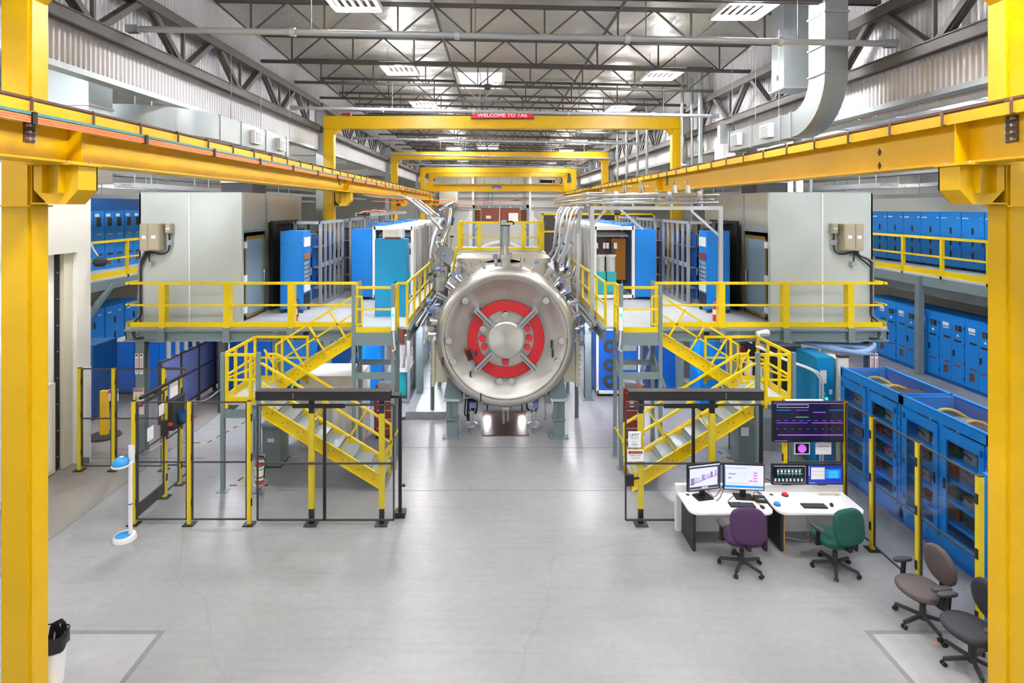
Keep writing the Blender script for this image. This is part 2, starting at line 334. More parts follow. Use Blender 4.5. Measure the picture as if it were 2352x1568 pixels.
# ---- roof joists across the hall
def joist(k, Y):
    t = thing('roof_joist', f'slim dark roof joist with zigzag webs, {NTH[k+1]} from the near end', 'roof joist', (0, Y, 9.6), group='roof joists', kind='structure')
    xa, xb = -6.3, 6.3
    def zt(x): return RZ(x)-.03
    def zb(x): return RZ(x)-.70
    for z, n in ((zt, 'top_chord'), (zb, 'bottom_chord')): MB().bar((xa, Y-.04, z(xa)), (xb, Y-.04, z(xb)), .035, .06).bar((xa, Y+.04, z(xa)), (xb, Y+.04, z(xb)), .035, .06).bar((xa, Y, z(xa)+.03), (xb, Y, z(xb)+.03), .13, .012).build(n, 'truss', t)
    n = 8; p = (xb-xa)/n; far = Y > 30; m = MB()
    for i in range(n):
        x0 = xa+i*p
        for a, b_ in (((x0, zt), (x0+p/2, zb)), ((x0+p/2, zb), (x0+p, zt)), ((x0+p/2, zb), (x0+p/2, zt))):
            q = m if far else MB()
            q.bar((a[0], Y, a[1](a[0])), (b_[0], Y, b_[1](b_[0])), .035)
            if not far: q.build('web_bar', 'truss', t)
    if far: tag(m.build('web', 'truss', t), kind='stuff')
for k, Y in enumerate([y for y in JY if 9 < y < 52]): joist(k, Y)
for Y in (4.8, 2.35, -.1): joist(18, Y) if False else None
# ---- long bridging rods and diagonal braces under the roof, sprinkler pipes
for i, (x0, x1) in enumerate(((-1.6, -1.6), (2.4, 2.4))):
    MB().bar((x0, 9, RZ(x0)-.05), (x0, 50, RZ(x0)-.05), .05, .05).build('bridging_rod', 'truss', label='thin bridging rod tying the roof joists, ' + ('over the skylight line' if i == 0 else 'between skylight and lamp row'), cat='tie rod', kind='structure')
for i, Y in enumerate((9.3, 16.7, 24.1, 31.5, 38.9)):
    z0, z1 = 8.92-.0, 8.68
    t = thing('sprinkler_pipe', f'grey pipe spanning the hall under the roof, {NTH[i+1]} from the near end', 'pipe', (0, Y, 8.7), group='pipes spanning the hall')
    MB().cyl((-6.2, Y, z0), (6.2, Y, z1), .052, 12).build('pipe', 'alu_dull', t, smooth=True)
    for x in (-3.6, -.9, 1.9, 4.4):
        z = z0+(z1-z0)*(x+6.2)/12.4; MB().cyl((x-.04, Y, z+.002), (x+.04, Y, z-.002), .075, 12).build('coupling', 'alu', t, smooth=True)
        MB().bar((x+.3, Y, z), (x+.3, Y, RZ(x)-.65), .012).build('hanger_rod', 'truss', t)
    for e in (-6.22, 6.22): B(e-.1, e+.1, Y-.06, Y+.06, (z0 if e < 0 else z1)-.06, (z0 if e < 0 else z1)+.06).build('end_bracket', 'galv', t)
# ---- lamps: two rows over the hall, one over each side bay
def lamp(name, label, x, y, z, group, power, housing='white', hang=None):
    t = thing(name, label, 'ceiling light', (x, y, z), group=group)
    L, W = 1.25, .92
    MB().box(x-W/2, x+W/2, y-.06, y+.06, z+.10, z+.14).box(x-W/2, x-W/2+.03, y-L/2, y+L/2, z, z+.1).box(x+W/2-.03, x+W/2, y-L/2, y+L/2, z, z+.1).box(x-W/2, x+W/2, y-L/2, y-L/2+.03, z, z+.1).box(x-W/2, x+W/2, y+L/2-.03, y+L/2, z, z+.1).build('housing', housing, t)
    for i in range(6): MB().cyl((x-W/2+.1+i*.145, y-L/2+.05, z+.07), (x-W/2+.1+i*.145, y+L/2-.05, z+.07), .018, 8).build('tube', 'lamp', t)
    for i in range(7):
        xx = x-W/2+.03+i*.143; B(xx-.004, xx+.004, y-L/2+.03, y+L/2-.03, z+.002, z+.05).build('louvre', 'steel_bright', t)
    if hang:
        for dx in (-.35, .35): MB().cyl((x+dx, y, z+.14), (x+dx, y, hang(x)), .006, 6).build('hanger_wire', 'truss', t)
    ld = bpy.data.lights.new(name+'_light', 'AREA'); ld.shape = 'RECTANGLE'; ld.size = W-.1; ld.size_y = L-.1; ld.energy = power; ld.color = (1, .995, .99)
    lo = bpy.data.objects.new(name+'_light', ld); COL.objects.link(lo); lo.parent = t; lo.location = (0, 0, -.01)
    ld = bpy.data.lights.new(name+'_glow', 'POINT'); ld.shadow_soft_size = .22; ld.energy = power*.46; ld.color = (1, .995, .99)   # bare tubes in an open-topped fixture also shine sideways and up
    lo = bpy.data.objects.new(name+'_glow', ld); COL.objects.link(lo); lo.parent = t; lo.location = (0, 0, -.25)
    return t
k = 0
for i in range(-3, 9):
    y = 10.35+5.25*i
    for x, nm in ((-2.9, 'row nearer the white door'), (4.34, 'row nearer the desks')):
        lamp('ceiling_light', f'bright louvred fluorescent roof light, {NTH[i+4]} of the {nm}', x, y, RZ(x)-.62, 'fluorescent roof lights', LAMP_W, hang=lambda q: RZ(q))
for s in (-1, 1):
    for i in range(-1, 5):
        y = 5+8*i
        lamp('ceiling_light', f'louvred fluorescent light in the side bay on the {SIDE[s]}, {NTH[i+2]} along', s*12.6, y, 8.6, 'side bay lights', LAMP_W*1.5, hang=lambda q: RZ(q))
    for i in range(3):  # added fill lamps, hidden above the sill, to brighten door wall and cabinets
        lamp('ceiling_light', f'added louvred fill light, unseen above the aisle on the {SIDE[s]}, {NTH[i+1]} along', s*8.5, 6+4.5*i, 8.95 if s < 0 else 8.7, 'added aisle fill lights', LAMP_W*(.9 if s < 0 else .6), hang=lambda q: RZ(q))
# ---- skylights
for i, (y, lab) in enumerate(((18.9, 'bright skylight over the steel vessel'), (29.5, 'bright skylight beyond the second yellow frame'), (40, 'small bright skylight far down the hall'))):
    t = thing('skylight', lab, 'skylight', (-.75, y, RZ(0)-.1), group='skylights')
    z = RZ(-.75)+.0
    MB().box(-1.55, -1.45, y-1.3, y+1.3, z-.14, z+.1).box(-.05, .05, y-1.3, y+1.3, z-.14, z+.1).box(-1.45, -.05, y-1.3, y-1.2, z-.14, z+.1).box(-1.45, -.05, y+1.2, y+1.3, z-.14, z+.1).build('frame', 'off_white', t)
    B(-1.45, -.05, y-1.2, y+1.2, z-.06, z-.04).build('pane', 'sky_pane', t)
    B(-.77, -.73, y-1.2, y+1.2, z-.1, z-.03).build('mullion', 'white', t)
# ceiling fan/camera pod hanging under the skylight
t = thing('camera_pod', 'small dark dome camera hanging under the skylight', 'camera', (-.5, 17.4, 9.6)); MB().cyl((-.5, 17.4, 9.75), (-.5, 17.4, RZ(0)+.05), .03).build('stem', 'galv', t); MB().lathe([(0, -.12), (.09, -.08), (.12, 0), (.12, .06), (0, .08)], (-.5, 17.4, 9.7), 'z', 16).build('dome', 'charcoal', t, smooth=True)
# ---- yellow crane frames
XI, XO = 5.72, 6.08
PY = [6.77, 19.25, 31.75, 44.1, 49.8]
names = ['nearest yellow frame at the picture edges', 'yellow frame carrying the red LED sign', 'third yellow frame along the hall', 'fourth yellow frame along the hall', 'last yellow frame before the end wall']
names[0] = 'yellow steel crane frame whose two columns border the view'
boltm = MB().cyl((0, 0, 0), (0, 0, .05), .022, 6).mesh('bolt'); boltm.materials.append(M['galv'])
for i, Y in enumerate(PY):
    t = thing('crane_frame', names[i] if i == 0 else 'big ' + names[i], 'crane frame', (0, Y, 0), group='yellow crane frames', kind='structure')
    y0, y1 = Y-.15, Y+.15; zb, zt = 8.64, 9.07
    for s in (-1, 1):
        B(s*XI, s*XO, y0, y1, .03, zb+.0).build('column', 'yellow', t, bevel=.03)
        B(s*(XI-.12), s*(XO+.12), y0-.12, y1+.12, 0, .03).build('base_plate', 'yellow', t)
        # corbel carrying the runway beam
        a, b_ = s*5.66, s*5.14; zt2, zl = 6.485, 6.03
        MB().prism([(a, zt2), (b_, zt2), (b_, 6.2), (s*5.29, zl), (s*5.5, zl), (a, 6.2)], 'y', y0-.02, y0).build('bracket_plate', 'yellow', t)
        MB().prism([(s*XI, zt2), (b_, zt2), (b_, 6.2), (s*5.29, zl), (s*5.5, zl), (s*XI, zl)], 'y', y1-.02, y1).build('bracket_plate', 'yellow', t)
        MB().prism([(b_, zt2), (b_, 6.2), (s*5.29, zl), (s*XI, zl), (s*XI, zl+.02), (s*5.3, zl+.02), (b_+s*.02, 6.21), (b_+s*.02, zt2)], 'y', y0, y1).build('bracket_plate', 'yellow', t)
        for xx in (5.3, 5.5): B(s*xx-.008, s*xx+.008, y0-.11, y0-.02, 6.16, zt2).build('gusset', 'yellow', t)
        B(s*XI, s*5.1, y0-.16, y1+.02, zt2, zt2+.02).build('seat_plate', 'yellow', t)
        for xx in (5.2, 5.6):
            for yy in (y0-.1, y1-.05): inst('bolt', boltm, None, (s*xx, yy, zt2+.0), t)
        B(s*(XI-.02), s*(XO+.02), y0-.02, y1+.02, 6.0, 6.02).build('collar', 'yellow', t)
    MB().prism([(-XI+.45, zb), (XI-.45, zb), (XI-.45, zt), (-XI+.45, zt)], 'y', y0, y1).build('beam', 'yellow', t, bevel=.02)
    for s in (-1, 1):      # mitred corner piece
        MB().prism([(s*(XI-.45), zb), (s*(XI-.02), zb-.02), (s*XO, zb-.02), (s*XO, zt), (s*(XI-.45), zt)], 'y', y0, y1).build('corner', 'yellow', t, bevel=.02)
        MB().prism([(s*(XI-.2), zb), (s*XI, zb), (s*XI, zb-.2)], 'y', Y-.1, Y+.1).build('haunch', 'yellow', t)
t = thing('led_sign', 'red LED sign reading WELCOME TO TAE on the second yellow frame', 'sign', (0, 19.0, 9.0))
x0, x1 = PX(1082, 19.0), PX(1226, 19.0)
B(x0, x1, 18.98, 19.09, 8.96, 9.17).build('housing', 'black', t); B(x0+.015, x1-.015, 18.97, 18.98, 8.975, 9.155).build('led_panel', 'led_red', t)
text('WELCOME TO TAE', .155, ((x0+x1)/2, 18.968, 9.065), 'led_text', t, sx=1.25)
t = thing('wall_horn', 'small red alarm box on top of the second yellow frame', 'alarm', (-5.3, 19.2, 9.07)); B(-5.45, -5.15, 19.1, 19.25, 9.07, 9.17).build('box', 'red_dark', t); B(-5.1, -1.2, 19.15, 19.22, 9.07, 9.12).build('cable_duct', 'black', t)
# ---- crane runway beams
clipm = MB().tube([(0, 0, 0), (.0, 0, .02), (0, 0, .12), (0, .1, .17), (0, .3, .175)], .011, 6).mesh('rail_clip')
def clip_mesh(s):
    return MB().tube([(0, 0, 0), (-s*.035, 0, 0), (-s*.035, 0, .13), (s*.0, .04, .17), (s*.19, .32, .175)], .015, 6).mesh('rail_clip')
for s in (-1, 1):
    t = thing('runway_beam', f'yellow crane runway beam with brown hook clips along the {SIDE[s]}', 'crane beam', (s*5.4, 20, 6.5), kind='structure')
    Y0, Y1 = -2.5, 46.5
    zb, zt = 6.505, 7.12
    B(s*5.2, s*5.6, Y0, Y1, zb, zb+.028).build('bottom_flange', 'yellow', t, bevel=.005)
    B(s*5.39, s*5.41, Y0, Y1, zb+.028, zt-.05).build('web', 'yellow', t)
    MB().prism([(s*5.2, zt-.13), (s*5.22, zt-.13), (s*5.22, zt-.03), (s*5.58, zt-.03), (s*5.58, zt-.13), (s*5.6, zt-.13), (s*5.6, zt), (s*5.2, zt)], 'y', Y0, Y1).build('cap_channel', 'yellow', t)
    B(s*5.24, s*5.56, Y0, Y1, zt-.055, zt-.03).build('top_flange', 'yellow', t)
    MB().prism([(s*5.4-.06, zt), (s*5.4+.06, zt), (s*5.4+.012, zt+.03), (s*5.4+.03, zt+.06), (s*5.4+.03, zt+.085), (s*5.4-.03, zt+.085), (s*5.4-.03, zt+.06), (s*5.4-.012, zt+.03)], 'y', Y0, Y1).build('rail', 'brown', t)
    cm = clip_mesh(s); cm.materials.append(M['brown'])
    y = 5.05-.92*8
    while y < 46:
        inst('rail_clip', cm, None, (s*5.2, y, zt-.13), t); y += .92
    for yy in (6.2, 18.6, 31.0): # bolted splice plates
        sp = B(s*5.39-s*.012-.0, s*5.39, yy-.075, yy+.075, zb+.2, zt-.12).build('splice_plate', 'brown', t)
        for dz in (0, .1, .2, .3):
            for dy in (-.04, .04): MB().cyl((s*5.38, yy+dy, zb+.235+dz*.75), (s*5.335, yy+dy, zb+.235+dz*.75), .018, 8).build('bolt', 'galv', sp)
    for yy in [p for p in PY if p < 46]: B(s*5.22, s*5.58, yy-.008, yy+.008, zb+.028, zt-.055).build('stiffener', 'yellow', t)
    if s > 0:
        for yy in (8.33, 8.36): pass
        for dz in (.1, .3): MB().prism([(8.3, zb+dz), (8.34, zb+dz+.06), (8.38, zb+dz), (8.34, zb+dz-.06)], 'x', 5.385, 5.388).build('marking', 'black', t)
# conductor bars on the white-door side
t = thing('conductor_bar', 'orange and teal crane conductor bars running beside the yellow beam', 'conductor bar', (-5.1, 20, 6.9))
for dx, z, m, r in ((-.0, 6.972, 'teal_bar', .017), (0, 6.935, 'orange', .012), (0, 6.91, 'orange', .012), (0, 6.885, 'orange', .012)):
    B(-5.1+dx-r*.7, -5.1+dx+r*.7, -2.5, 46, z-r, z+r*.8).build('bar', m, t)
y = -1.7
while y < 45:
    B(-5.2, -5.05, y-.02, y+.02, 6.985, 7.0).build('support_arm', 'yellow', t); B(-5.13, -5.07, y-.03, y+.03, 6.865, 6.985).build('insulator', 'black', t); y += 1.9
# ---- travelling crane far down the hall
t = thing('bridge_crane', 'yellow travelling bridge crane girder in front of the end wall', 'crane', (0, 46, 7.2))
B(-5.5, 5.2, 45.8, 46.3, 7.24, 7.78).build('girder', 'yellow', t); B(-5.6, 5.3, 45.6, 46.4, 7.78, 7.86).build('walkway', 'yellow', t)
for s in (-1, 1): B(s*5.5-.3, s*5.5+.3, 45.0, 47.2, 7.21, 7.9).build('end_carriage', 'yellow', t)
for i in range(9): B(-4.4+i*1.1-.03, -4.4+i*1.1+.03, 45.6, 45.66, 7.86, 8.3).build('handrail_post', 'yellow_rail', t)
B(-4.4, 4.4, 45.6, 45.64, 8.27, 8.31).build('handrail', 'alu', t); MB().cyl((3.4, 46, 8.1), (4.6, 46, 8.1), .16, 12).build('motor', 'charcoal', t, smooth=True)
B(-.45, .25, 45.77, 45.8, 7.45, 7.66).build('plate', 'scr_navy', t); B(-.38, .18, 45.765, 45.77, 7.48, 7.55).build('lettering', 'paper', t)
# ---- end wall fittings
for i, x in enumerate((-2.4, 3.2)):
    B(x-.1, x+.1, 55.5, 55.7, 0, 10.3).build('wall_post', 'white', label=f'white steel post against the end wall, {"nearer the white-door side" if i == 0 else "nearer the desk side"}', cat='post', kind='structure')
for i, z in enumerate((5.9, 6.9, 7.5)):
    MB().cyl((-6, 56.7, z), (6.5, 56.7, z), .05).build('wall_conduit', 'cable_grey', label=f'grey conduit along the end wall, {NTH[i+1]} from the bottom', cat='conduit')
t = thing('unit_heater', 'grey air handling box high on the end wall', 'air handler', (-5, 55.5, 6.3)); B(-5.6, -3.9, 54.6, 57.0, 6.35, 7.6).build('casing', 'off_white', t); B(-5.5, -4.0, 54.57, 54.6, 6.45, 7.5).build('grille', 'cream', t); B(-5.2, -4.4, 54.9, 55.5, 5.6, 6.35).build('outlet', 'duct', t)
t = thing('bracket_frame', 'small steel pipe stand fixed to the end wall', 'pipe stand', (-1, 56, 4)); 
for x in (-1.4, -.9, -.5): MB().cyl((x, 56.5, 5.2), (x, 56.5, 7.9), .035).build('pipe', 'cable_grey', t)
B(-1.7, -.2, 56.4, 56.5, 6.0, 6.06).build('strut', 'galv', t); B(-1.7, -.2, 56.4, 57, 5.2, 5.26).build('strut', 'galv', t)
t = thing('floodlight', 'round grey lamp shade hanging by the end wall', 'lamp', (1.9, 55, 6.4)); MB().lathe([(.0, .1), (.15, .09), (.7, -.05), (.68, -.08), (0, -.02)], (1.9, 55, 6.6), 'z', 20).build('shade', 'charcoal', t, smooth=True); MB().cyl((1.9, 55, 6.7), (1.9, 55, RZ(1.9)), .04).build('stem', 'galv', t)
# ------------------------------------------------------------------ ducts
def duct_seg(mb, pts, w, h): pass
t = thing('supply_duct', 'silver air duct with two grilles hanging on the white-door side', 'duct', (-6, 13, 7.4))
dl = -6.55; di = -6.1
B(dl, di, 11.9, 16.0, 7.42, 7.93).build('duct_run', 'duct', t)
for y in (12.0, 13.0, 14.4, 15.8): B(dl-.02, di+.02, y-.02, y+.02, 7.4, 7.95).build('seam_flange', 'galv', t)
MB().lathe([(.85, 7.42), (1.3, 7.42), (1.3, 7.93), (.85, 7.93), (.85, 7.42)], (-7.4, 11.9, 0), 'z', 14, -PI/2, 0).build('elbow', 'duct', t, smooth=True)
B(-8.8, -7.4, 10.6, 11.05, 7.42, 7.93).build('cross_run', 'duct', t)
for y in (13.7, 15.3):
    g = B(di, di+.1, y-.2, y+.2, 7.52, 7.84).build('grille_box', 'white', t)
    B(di+.1, di+.105, y-.15, y+.15, 7.56, 7.8).build('grille', 'galv', g)
    for k in range(6): B(di+.1, di+.12, y-.15, y+.15, 7.565+k*.04, 7.58+k*.04).build('louvre', 'white', g)
for y in (12.6, 14.2, 16.2): MB().cyl((-6.15, y, 7.93), (-6.15, y, 9.4), .008, 6).build('hanger_wire', 'galv', t)
t = thing('bypass_duct', 'large rectangular silver duct behind the wall opening, white-door side', 'duct', (-9, 11, 6.6))
B(-7.8, -7.1, 9.5, 10.1, 6.4, 8.3).build('riser', 'duct', t); B(-7.82, -7.08, 9.48, 10.12, 7.7, 7.74).build('seam_flange', 'galv', t); B(-7.75, -7.15, 10.1, 10.55, 6.6, 7.5).build('run', 'duct', t); MB().cyl((-7.4, 9.8, 8.3), (-7.4, 9.8, RZ(-7)), .01, 6).build('hanger_wire', 'galv', t)
t = thing('supply_duct', 'tall silver duct dropping from the roof with elbow and two grilles, desk side', 'duct', (6, 11, 7.3))
X0, X1 = 5.29, 5.68
B(X0, X1, 9.55, 10.05, 8.276, RZ(6)+.05).build('drop', 'duct', t)
for z in (8.28, 8.75, 9.3): B(X0-.02, X1+.02, 9.53, 10.07, z-.015, z+.015).build('seam_flange', 'galv', t)
b = MB(); n = 10; cy, cz = 10.6, 8.276     # elbow in the YZ plane
for i in range(n+1):
    a = PI+PI/2*i/n
    for r in (.55, 1.05):
        for x in (X0, X1): b.v.append((x, cy+r*math.cos(a), cz+r*.92*math.sin(a)))
for i in range(n):
    k0, k1 = i*4, i*4+4
    b.f += [(k0, k1, k1+1, k0+1), (k0+2, k0+3, k1+3, k1+2), (k0, k0+2, k1+2, k1), (k0+1, k1+1, k1+3, k0+3)]
b.build('elbow', 'duct', t, smooth=True)
B(X0, X1, 10.6, 13.5, 7.31, 7.77).build('duct_run', 'duct', t)
for y in (10.65, 11.05, 12.3, 13.45): B(X0-.02, X1+.02, y-.02, y+.02, 7.29, 7.79).build('seam_flange', 'galv', t)
for y in (11.5, 12.95):
    g = B(X0-.1, X0, y-.2, y+.2, 7.4, 7.68).build('grille_box', 'white', t)
    B(X0-.105, X0-.1, y-.15, y+.15, 7.43, 7.65).build('grille', 'galv', g)
    for k in range(6): B(X0-.12, X0-.1, y-.15, y+.15, 7.435+k*.037, 7.45+k*.037).build('louvre', 'white', g)
for y in (11.2, 12.2, 13.4): MB().cyl((X0+.05, y, 7.77), (X0+.05, y, 9.5), .008, 6).build('hanger_wire', 'galv', t)
t = thing('return_duct', 'short box duct hanging from the roof beside the tall duct', 'duct', (5.1, 10, 8.3))
B(5.44, 5.95, 11.2, 11.7, 8.37, RZ(5)+.05).build('casing', 'duct', t); B(5.4, 5.99, 11.16, 11.74, 8.34, 8.37).build('end_flange', 'galv', t); B(5.42, 5.44, 11.4, 11.48, 8.55, 8.65).build('handle', 'black', t)
B(4.4, 6.1, 11.0, 11.1, RZ(5)-.12, RZ(5)-.02).build('roof_timber', 'wood', t)
# galvanised drop pipes by the second yellow frame, desk side
for i, (x, y, z0) in enumerate(((5.95, 17.2, 7.2), (6.15, 17.6, 6.9), (5.75, 18.2, 7.3), (6.2, 18.6, 3.2))):
    t = thing('drop_pipe', f'grey vertical pipe beside the second yellow frame, {NTH[i+1]} of four on the desk side', 'pipe', (x, y, z0), group='vertical pipes on the desk side')
    MB().tube([(x, y, RZ(6)+.05), (x, y, z0+.15), (x-.05, y-.2, z0), (x-.05, y-1.0+.2*i, z0)] if i < 3 else [(x, y, RZ(6)+.05), (x, y, z0)], .05, 10).build('pipe', 'galv', t, smooth=True)
    MB().cyl((x, y, z0+.8), (x, y, z0+.95), .07).build('coupling', 'galv', t, smooth=True)
for i, y in enumerate((23, 24.5, 26.5, 28.5)):
    MB().tube([(5.9, y, RZ(5.9)+.05), (5.9, y, 6.9), (5.9, y+.2, 6.7)], .06, 8).build('drop_pipe', 'galv', label=f'pale vertical pipe between second and third yellow frames, desk side, {NTH[i+1]} along', cat='pipe', group='pipes between yellow frames', smooth=True)
t = thing('wall_cabinet', 'small white equipment box high between the ducts and frame, desk side', 'box', (6.2, 16.0, 7.3)); B(6.05, 6.4, 15.7, 16.3, 7.2, 7.75).build('casing', 'white', t); B(6.04, 6.05, 15.75, 16.25, 7.25, 7.7).build('cover', 'off_white', t); B(6.05, 6.5, 15.9, 16.1, 7.75, 8.3).build('bracket', 'galv', t)
# timber and electric tray in the opening on the desk side
t = thing('cable_ladder', 'blue painted roof strut tray above the blue cabinets, desk side', 'cable tray', (9, 8, 7.5))
for x in (8.2, 8.6): B(x-.02, x+.02, 6, 20, 7.9, 8.0).build('rail', 'alu_dull', t)
for i in range(14): B(8.2, 8.6, 6.2+i, 6.24+i, 7.92, 7.95).build('rung', 'galv', t)
B(7.3, 7.4, 6, 16, 7.85, 7.95).build('timber', 'wood', t)
for y in (7, 13, 19): MB().cyl((8.4, y, 7.95), (8.4, y, RZ(8)), .01, 6).build('hanger_rod', 'galv', t)
# cable trays and pipes in the side bays
for s in (-1, 1):
    for i, (x, z) in enumerate(((9.6, 6.55), (11.2, 6.95), (13.0, 6.35), (14.5, 6.75))):
        t = thing('cable_tray', f'galvanised cable tray in the side bay, {SIDE[s]}, {NTH[i+1]} from the hall', 'cable tray', (s*x, 18, z), group='side bay cable trays')
        for d in (-.22, .22): B(s*x+d-.01, s*x+d+.01, 14.2, 40, z-.06, z+.06).build('rail', 'alu_dull', t)
        m = MB()
        for k in range(50): m.box(s*x-.22, s*x+.22, 14.3+k*.51, 14.34+k*.51, z-.05, z-.02)
        m.build('rungs', 'alu_dull', t, kind='stuff')
        B(s*x-.12, s*x+.14, 14.3, 39.8, z-.02, z+.03).build('cable', 'cable_black' if i % 2 else 'cable_grey', t)
        for y in (15, 18, 21, 25, 30): MB().bar((s*x-.22, y, z), (s*x-.22, y, RZ(s*x)), .02).bar((s*x+.22, y, z), (s*x+.22, y, RZ(s*x)), .02).build('hanger_rod', 'galv', t)
    for i, y in enumerate((20, 24, 28, 33)):       # roof beams over side bays
        MB().ibeam((s*6.6, y, 8.0), (s*20, y, 8.0), .2, .35, .02, .012).build('bay_beam', 'plaster', label=f'pale roof beam across the side bay, {SIDE[s]}, {NTH[i+1]} along', cat='beam', group='side bay beams', kind='structure')
for i, x in enumerate((8.35, 8.75, 9.2)):
    MB().cyl((x, 16.6+i*.2, 6.372), (x, 16.6+i*.2, RZ(x)+.05), (.11, .11, .05)[i], 14).build('vent_pipe', 'white' if i < 2 else 'galv', label=f'pale vertical vent pipe rising behind the enclosure on the desk side, {NTH[i+1]} of three', cat='pipe', group='vent pipes', smooth=True)
for s in (-1, 1):
    t = thing('exhaust_plenum', f'dark fabric duct collar on top of the grey enclosure, {SIDE[s]}', 'duct', (s*7.8, 17, 6.35))
    B(s*7.3, s*8.2, 16.4, 17.4, 6.372, 6.72).build('collar', 'black_soft', t); B(s*7.35, s*8.15, 16.45, 17.35, 6.72, 8.2).build('riser', 'duct', t); B(s*7.28, s*8.22, 16.38, 17.42, 6.7, 6.74).build('flange', 'galv', t)
# ------------------------------------------------------------------ white-door wall
WX = -10.06
wl = st('wall_door', B(WX-.5, WX, -6, 11.2, 0, 6.9), 'off_white', 'white wall with the tall sliding door')
B(WX-.5, WX, 11.2, 13.7, 4.94, 6.9).build('lintel', 'off_white', wl); B(WX-.5, WX, 13.25, 13.7, 0, 4.94).build('jamb', 'off_white', wl); B(WX-.55, WX+.03, -6, 13.73, 6.9, 7.02).build('cap', 'galv', wl)
B(WX-.42, WX-.1, 12.98, 13.25, 0, 4.94).build('jamb_liner', 'cream', wl)
t = thing('door_1', 'tall white sliding door with black edge seal', 'door', (WX-.3, 12, 0), kind='structure')
B(WX-.4, WX-.22, 11.2, 12.84, .02, 4.94).build('leaf', 'off_white', t); B(WX-.4, WX-.2, 12.84, 12.98, .02, 4.94).build('seal', 'black', t)
for k in range(8): MB().cyl((WX-.2, 12.91, .3+k*.6), (WX-.185, 12.91, .3+k*.6), .015, 8).build('screw', 'alu', t)
B(WX-.22, WX-.12, 11.85, 12.75, .03, 2.05).build('wicket_door', 'cream', t); B(WX-.12, WX-.115, 11.95, 12.65, .12, 1.95).build('wicket_panel', 'off_white', t)
t = thing('wall_switch', 'small dark switch box low on the white jamb', 'switch', (WX, 13.4, 1.3)); B(WX, WX+.04, 13.3, 13.42, 1.28, 1.45).build('plate', 'charcoal', t); B(WX+.04, WX+.055, 13.33, 13.39, 1.33, 1.4).build('button', 'black', t)
t = thing('dome_camera', 'white dome security camera on the white wall below the beam', 'camera', (WX+.1, 13.6, 6.5)); MB().lathe([(0, -.13), (.08, -.1), (.11, -.03), (.12, .0), (.12, .08), (0, .1)], (WX+.2, 13.6, 6.62), 'z', 18).build('dome', 'white', t, smooth=True); MB().bar((WX, 13.6, 6.68), (WX+.2, 13.6, 6.72), .05).build('arm', 'galv', t)
t = thing('wall_beacon', 'black round lamp head on the end of the white wall', 'lamp', (WX+.1, 13.75, 4.5)); MB().lathe([(0, -.12), (.1, -.1), (.16, -.02), (.15, .06), (.08, .11), (0, .12)], (WX+.12, 13.85, 4.65), 'z', 18).build('head', 'black_soft', t, smooth=True); MB().tube([(WX, 13.72, 5.1), (WX+.02, 13.78, 4.95), (WX+.08, 13.84, 4.8)], .02, 6).build('cable', 'cable_white', t)
# ------------------------------------------------------------------ mezzanine platforms, stairs
YF = 13.7; ZD = 3.1; XN = 2.39; XF = 9.22
def guard(parent, name, path, z, post_x, m='yellow_rail', h=1.05, toe=.12, post=.055, rail=.05, mids=(.53,), plate=False, sink=.1):
    """railing along a straight plan segment path=((x,y),(x,y)); parts hang under one rail part"""
    (xa, ya), (xb, yb) = path
    top = MB().bar((xa, ya, z+h), (xb, yb, z+h), rail, rail*1.1).build(name, m, parent)
    for k in mids: MB().bar((xa, ya, z+k), (xb, yb, z+k), rail*.8).build('mid_rail', m, top)
    if toe: MB().bar((xa, ya, z+toe/2), (xb, yb, z+toe/2), .015, toe).build('toe_board', m, top)
    for t_ in post_x:
        x = xa+(xb-xa)*t_; y = ya+(yb-ya)*t_
        if plate: MB().box(x-.075, x+.075, y-.02, y+.0, z-.02, z+h).box(x+.06*(1 if x < 0 else -1), x+.075*(1 if x < 0 else -1), y, y+.16, z-.02, z+h).build('post', m, top)
        else: B(x-post/2, x+post/2, y-post/2, y+post/2, z-sink, z+h).build('post', m, top)
    return top
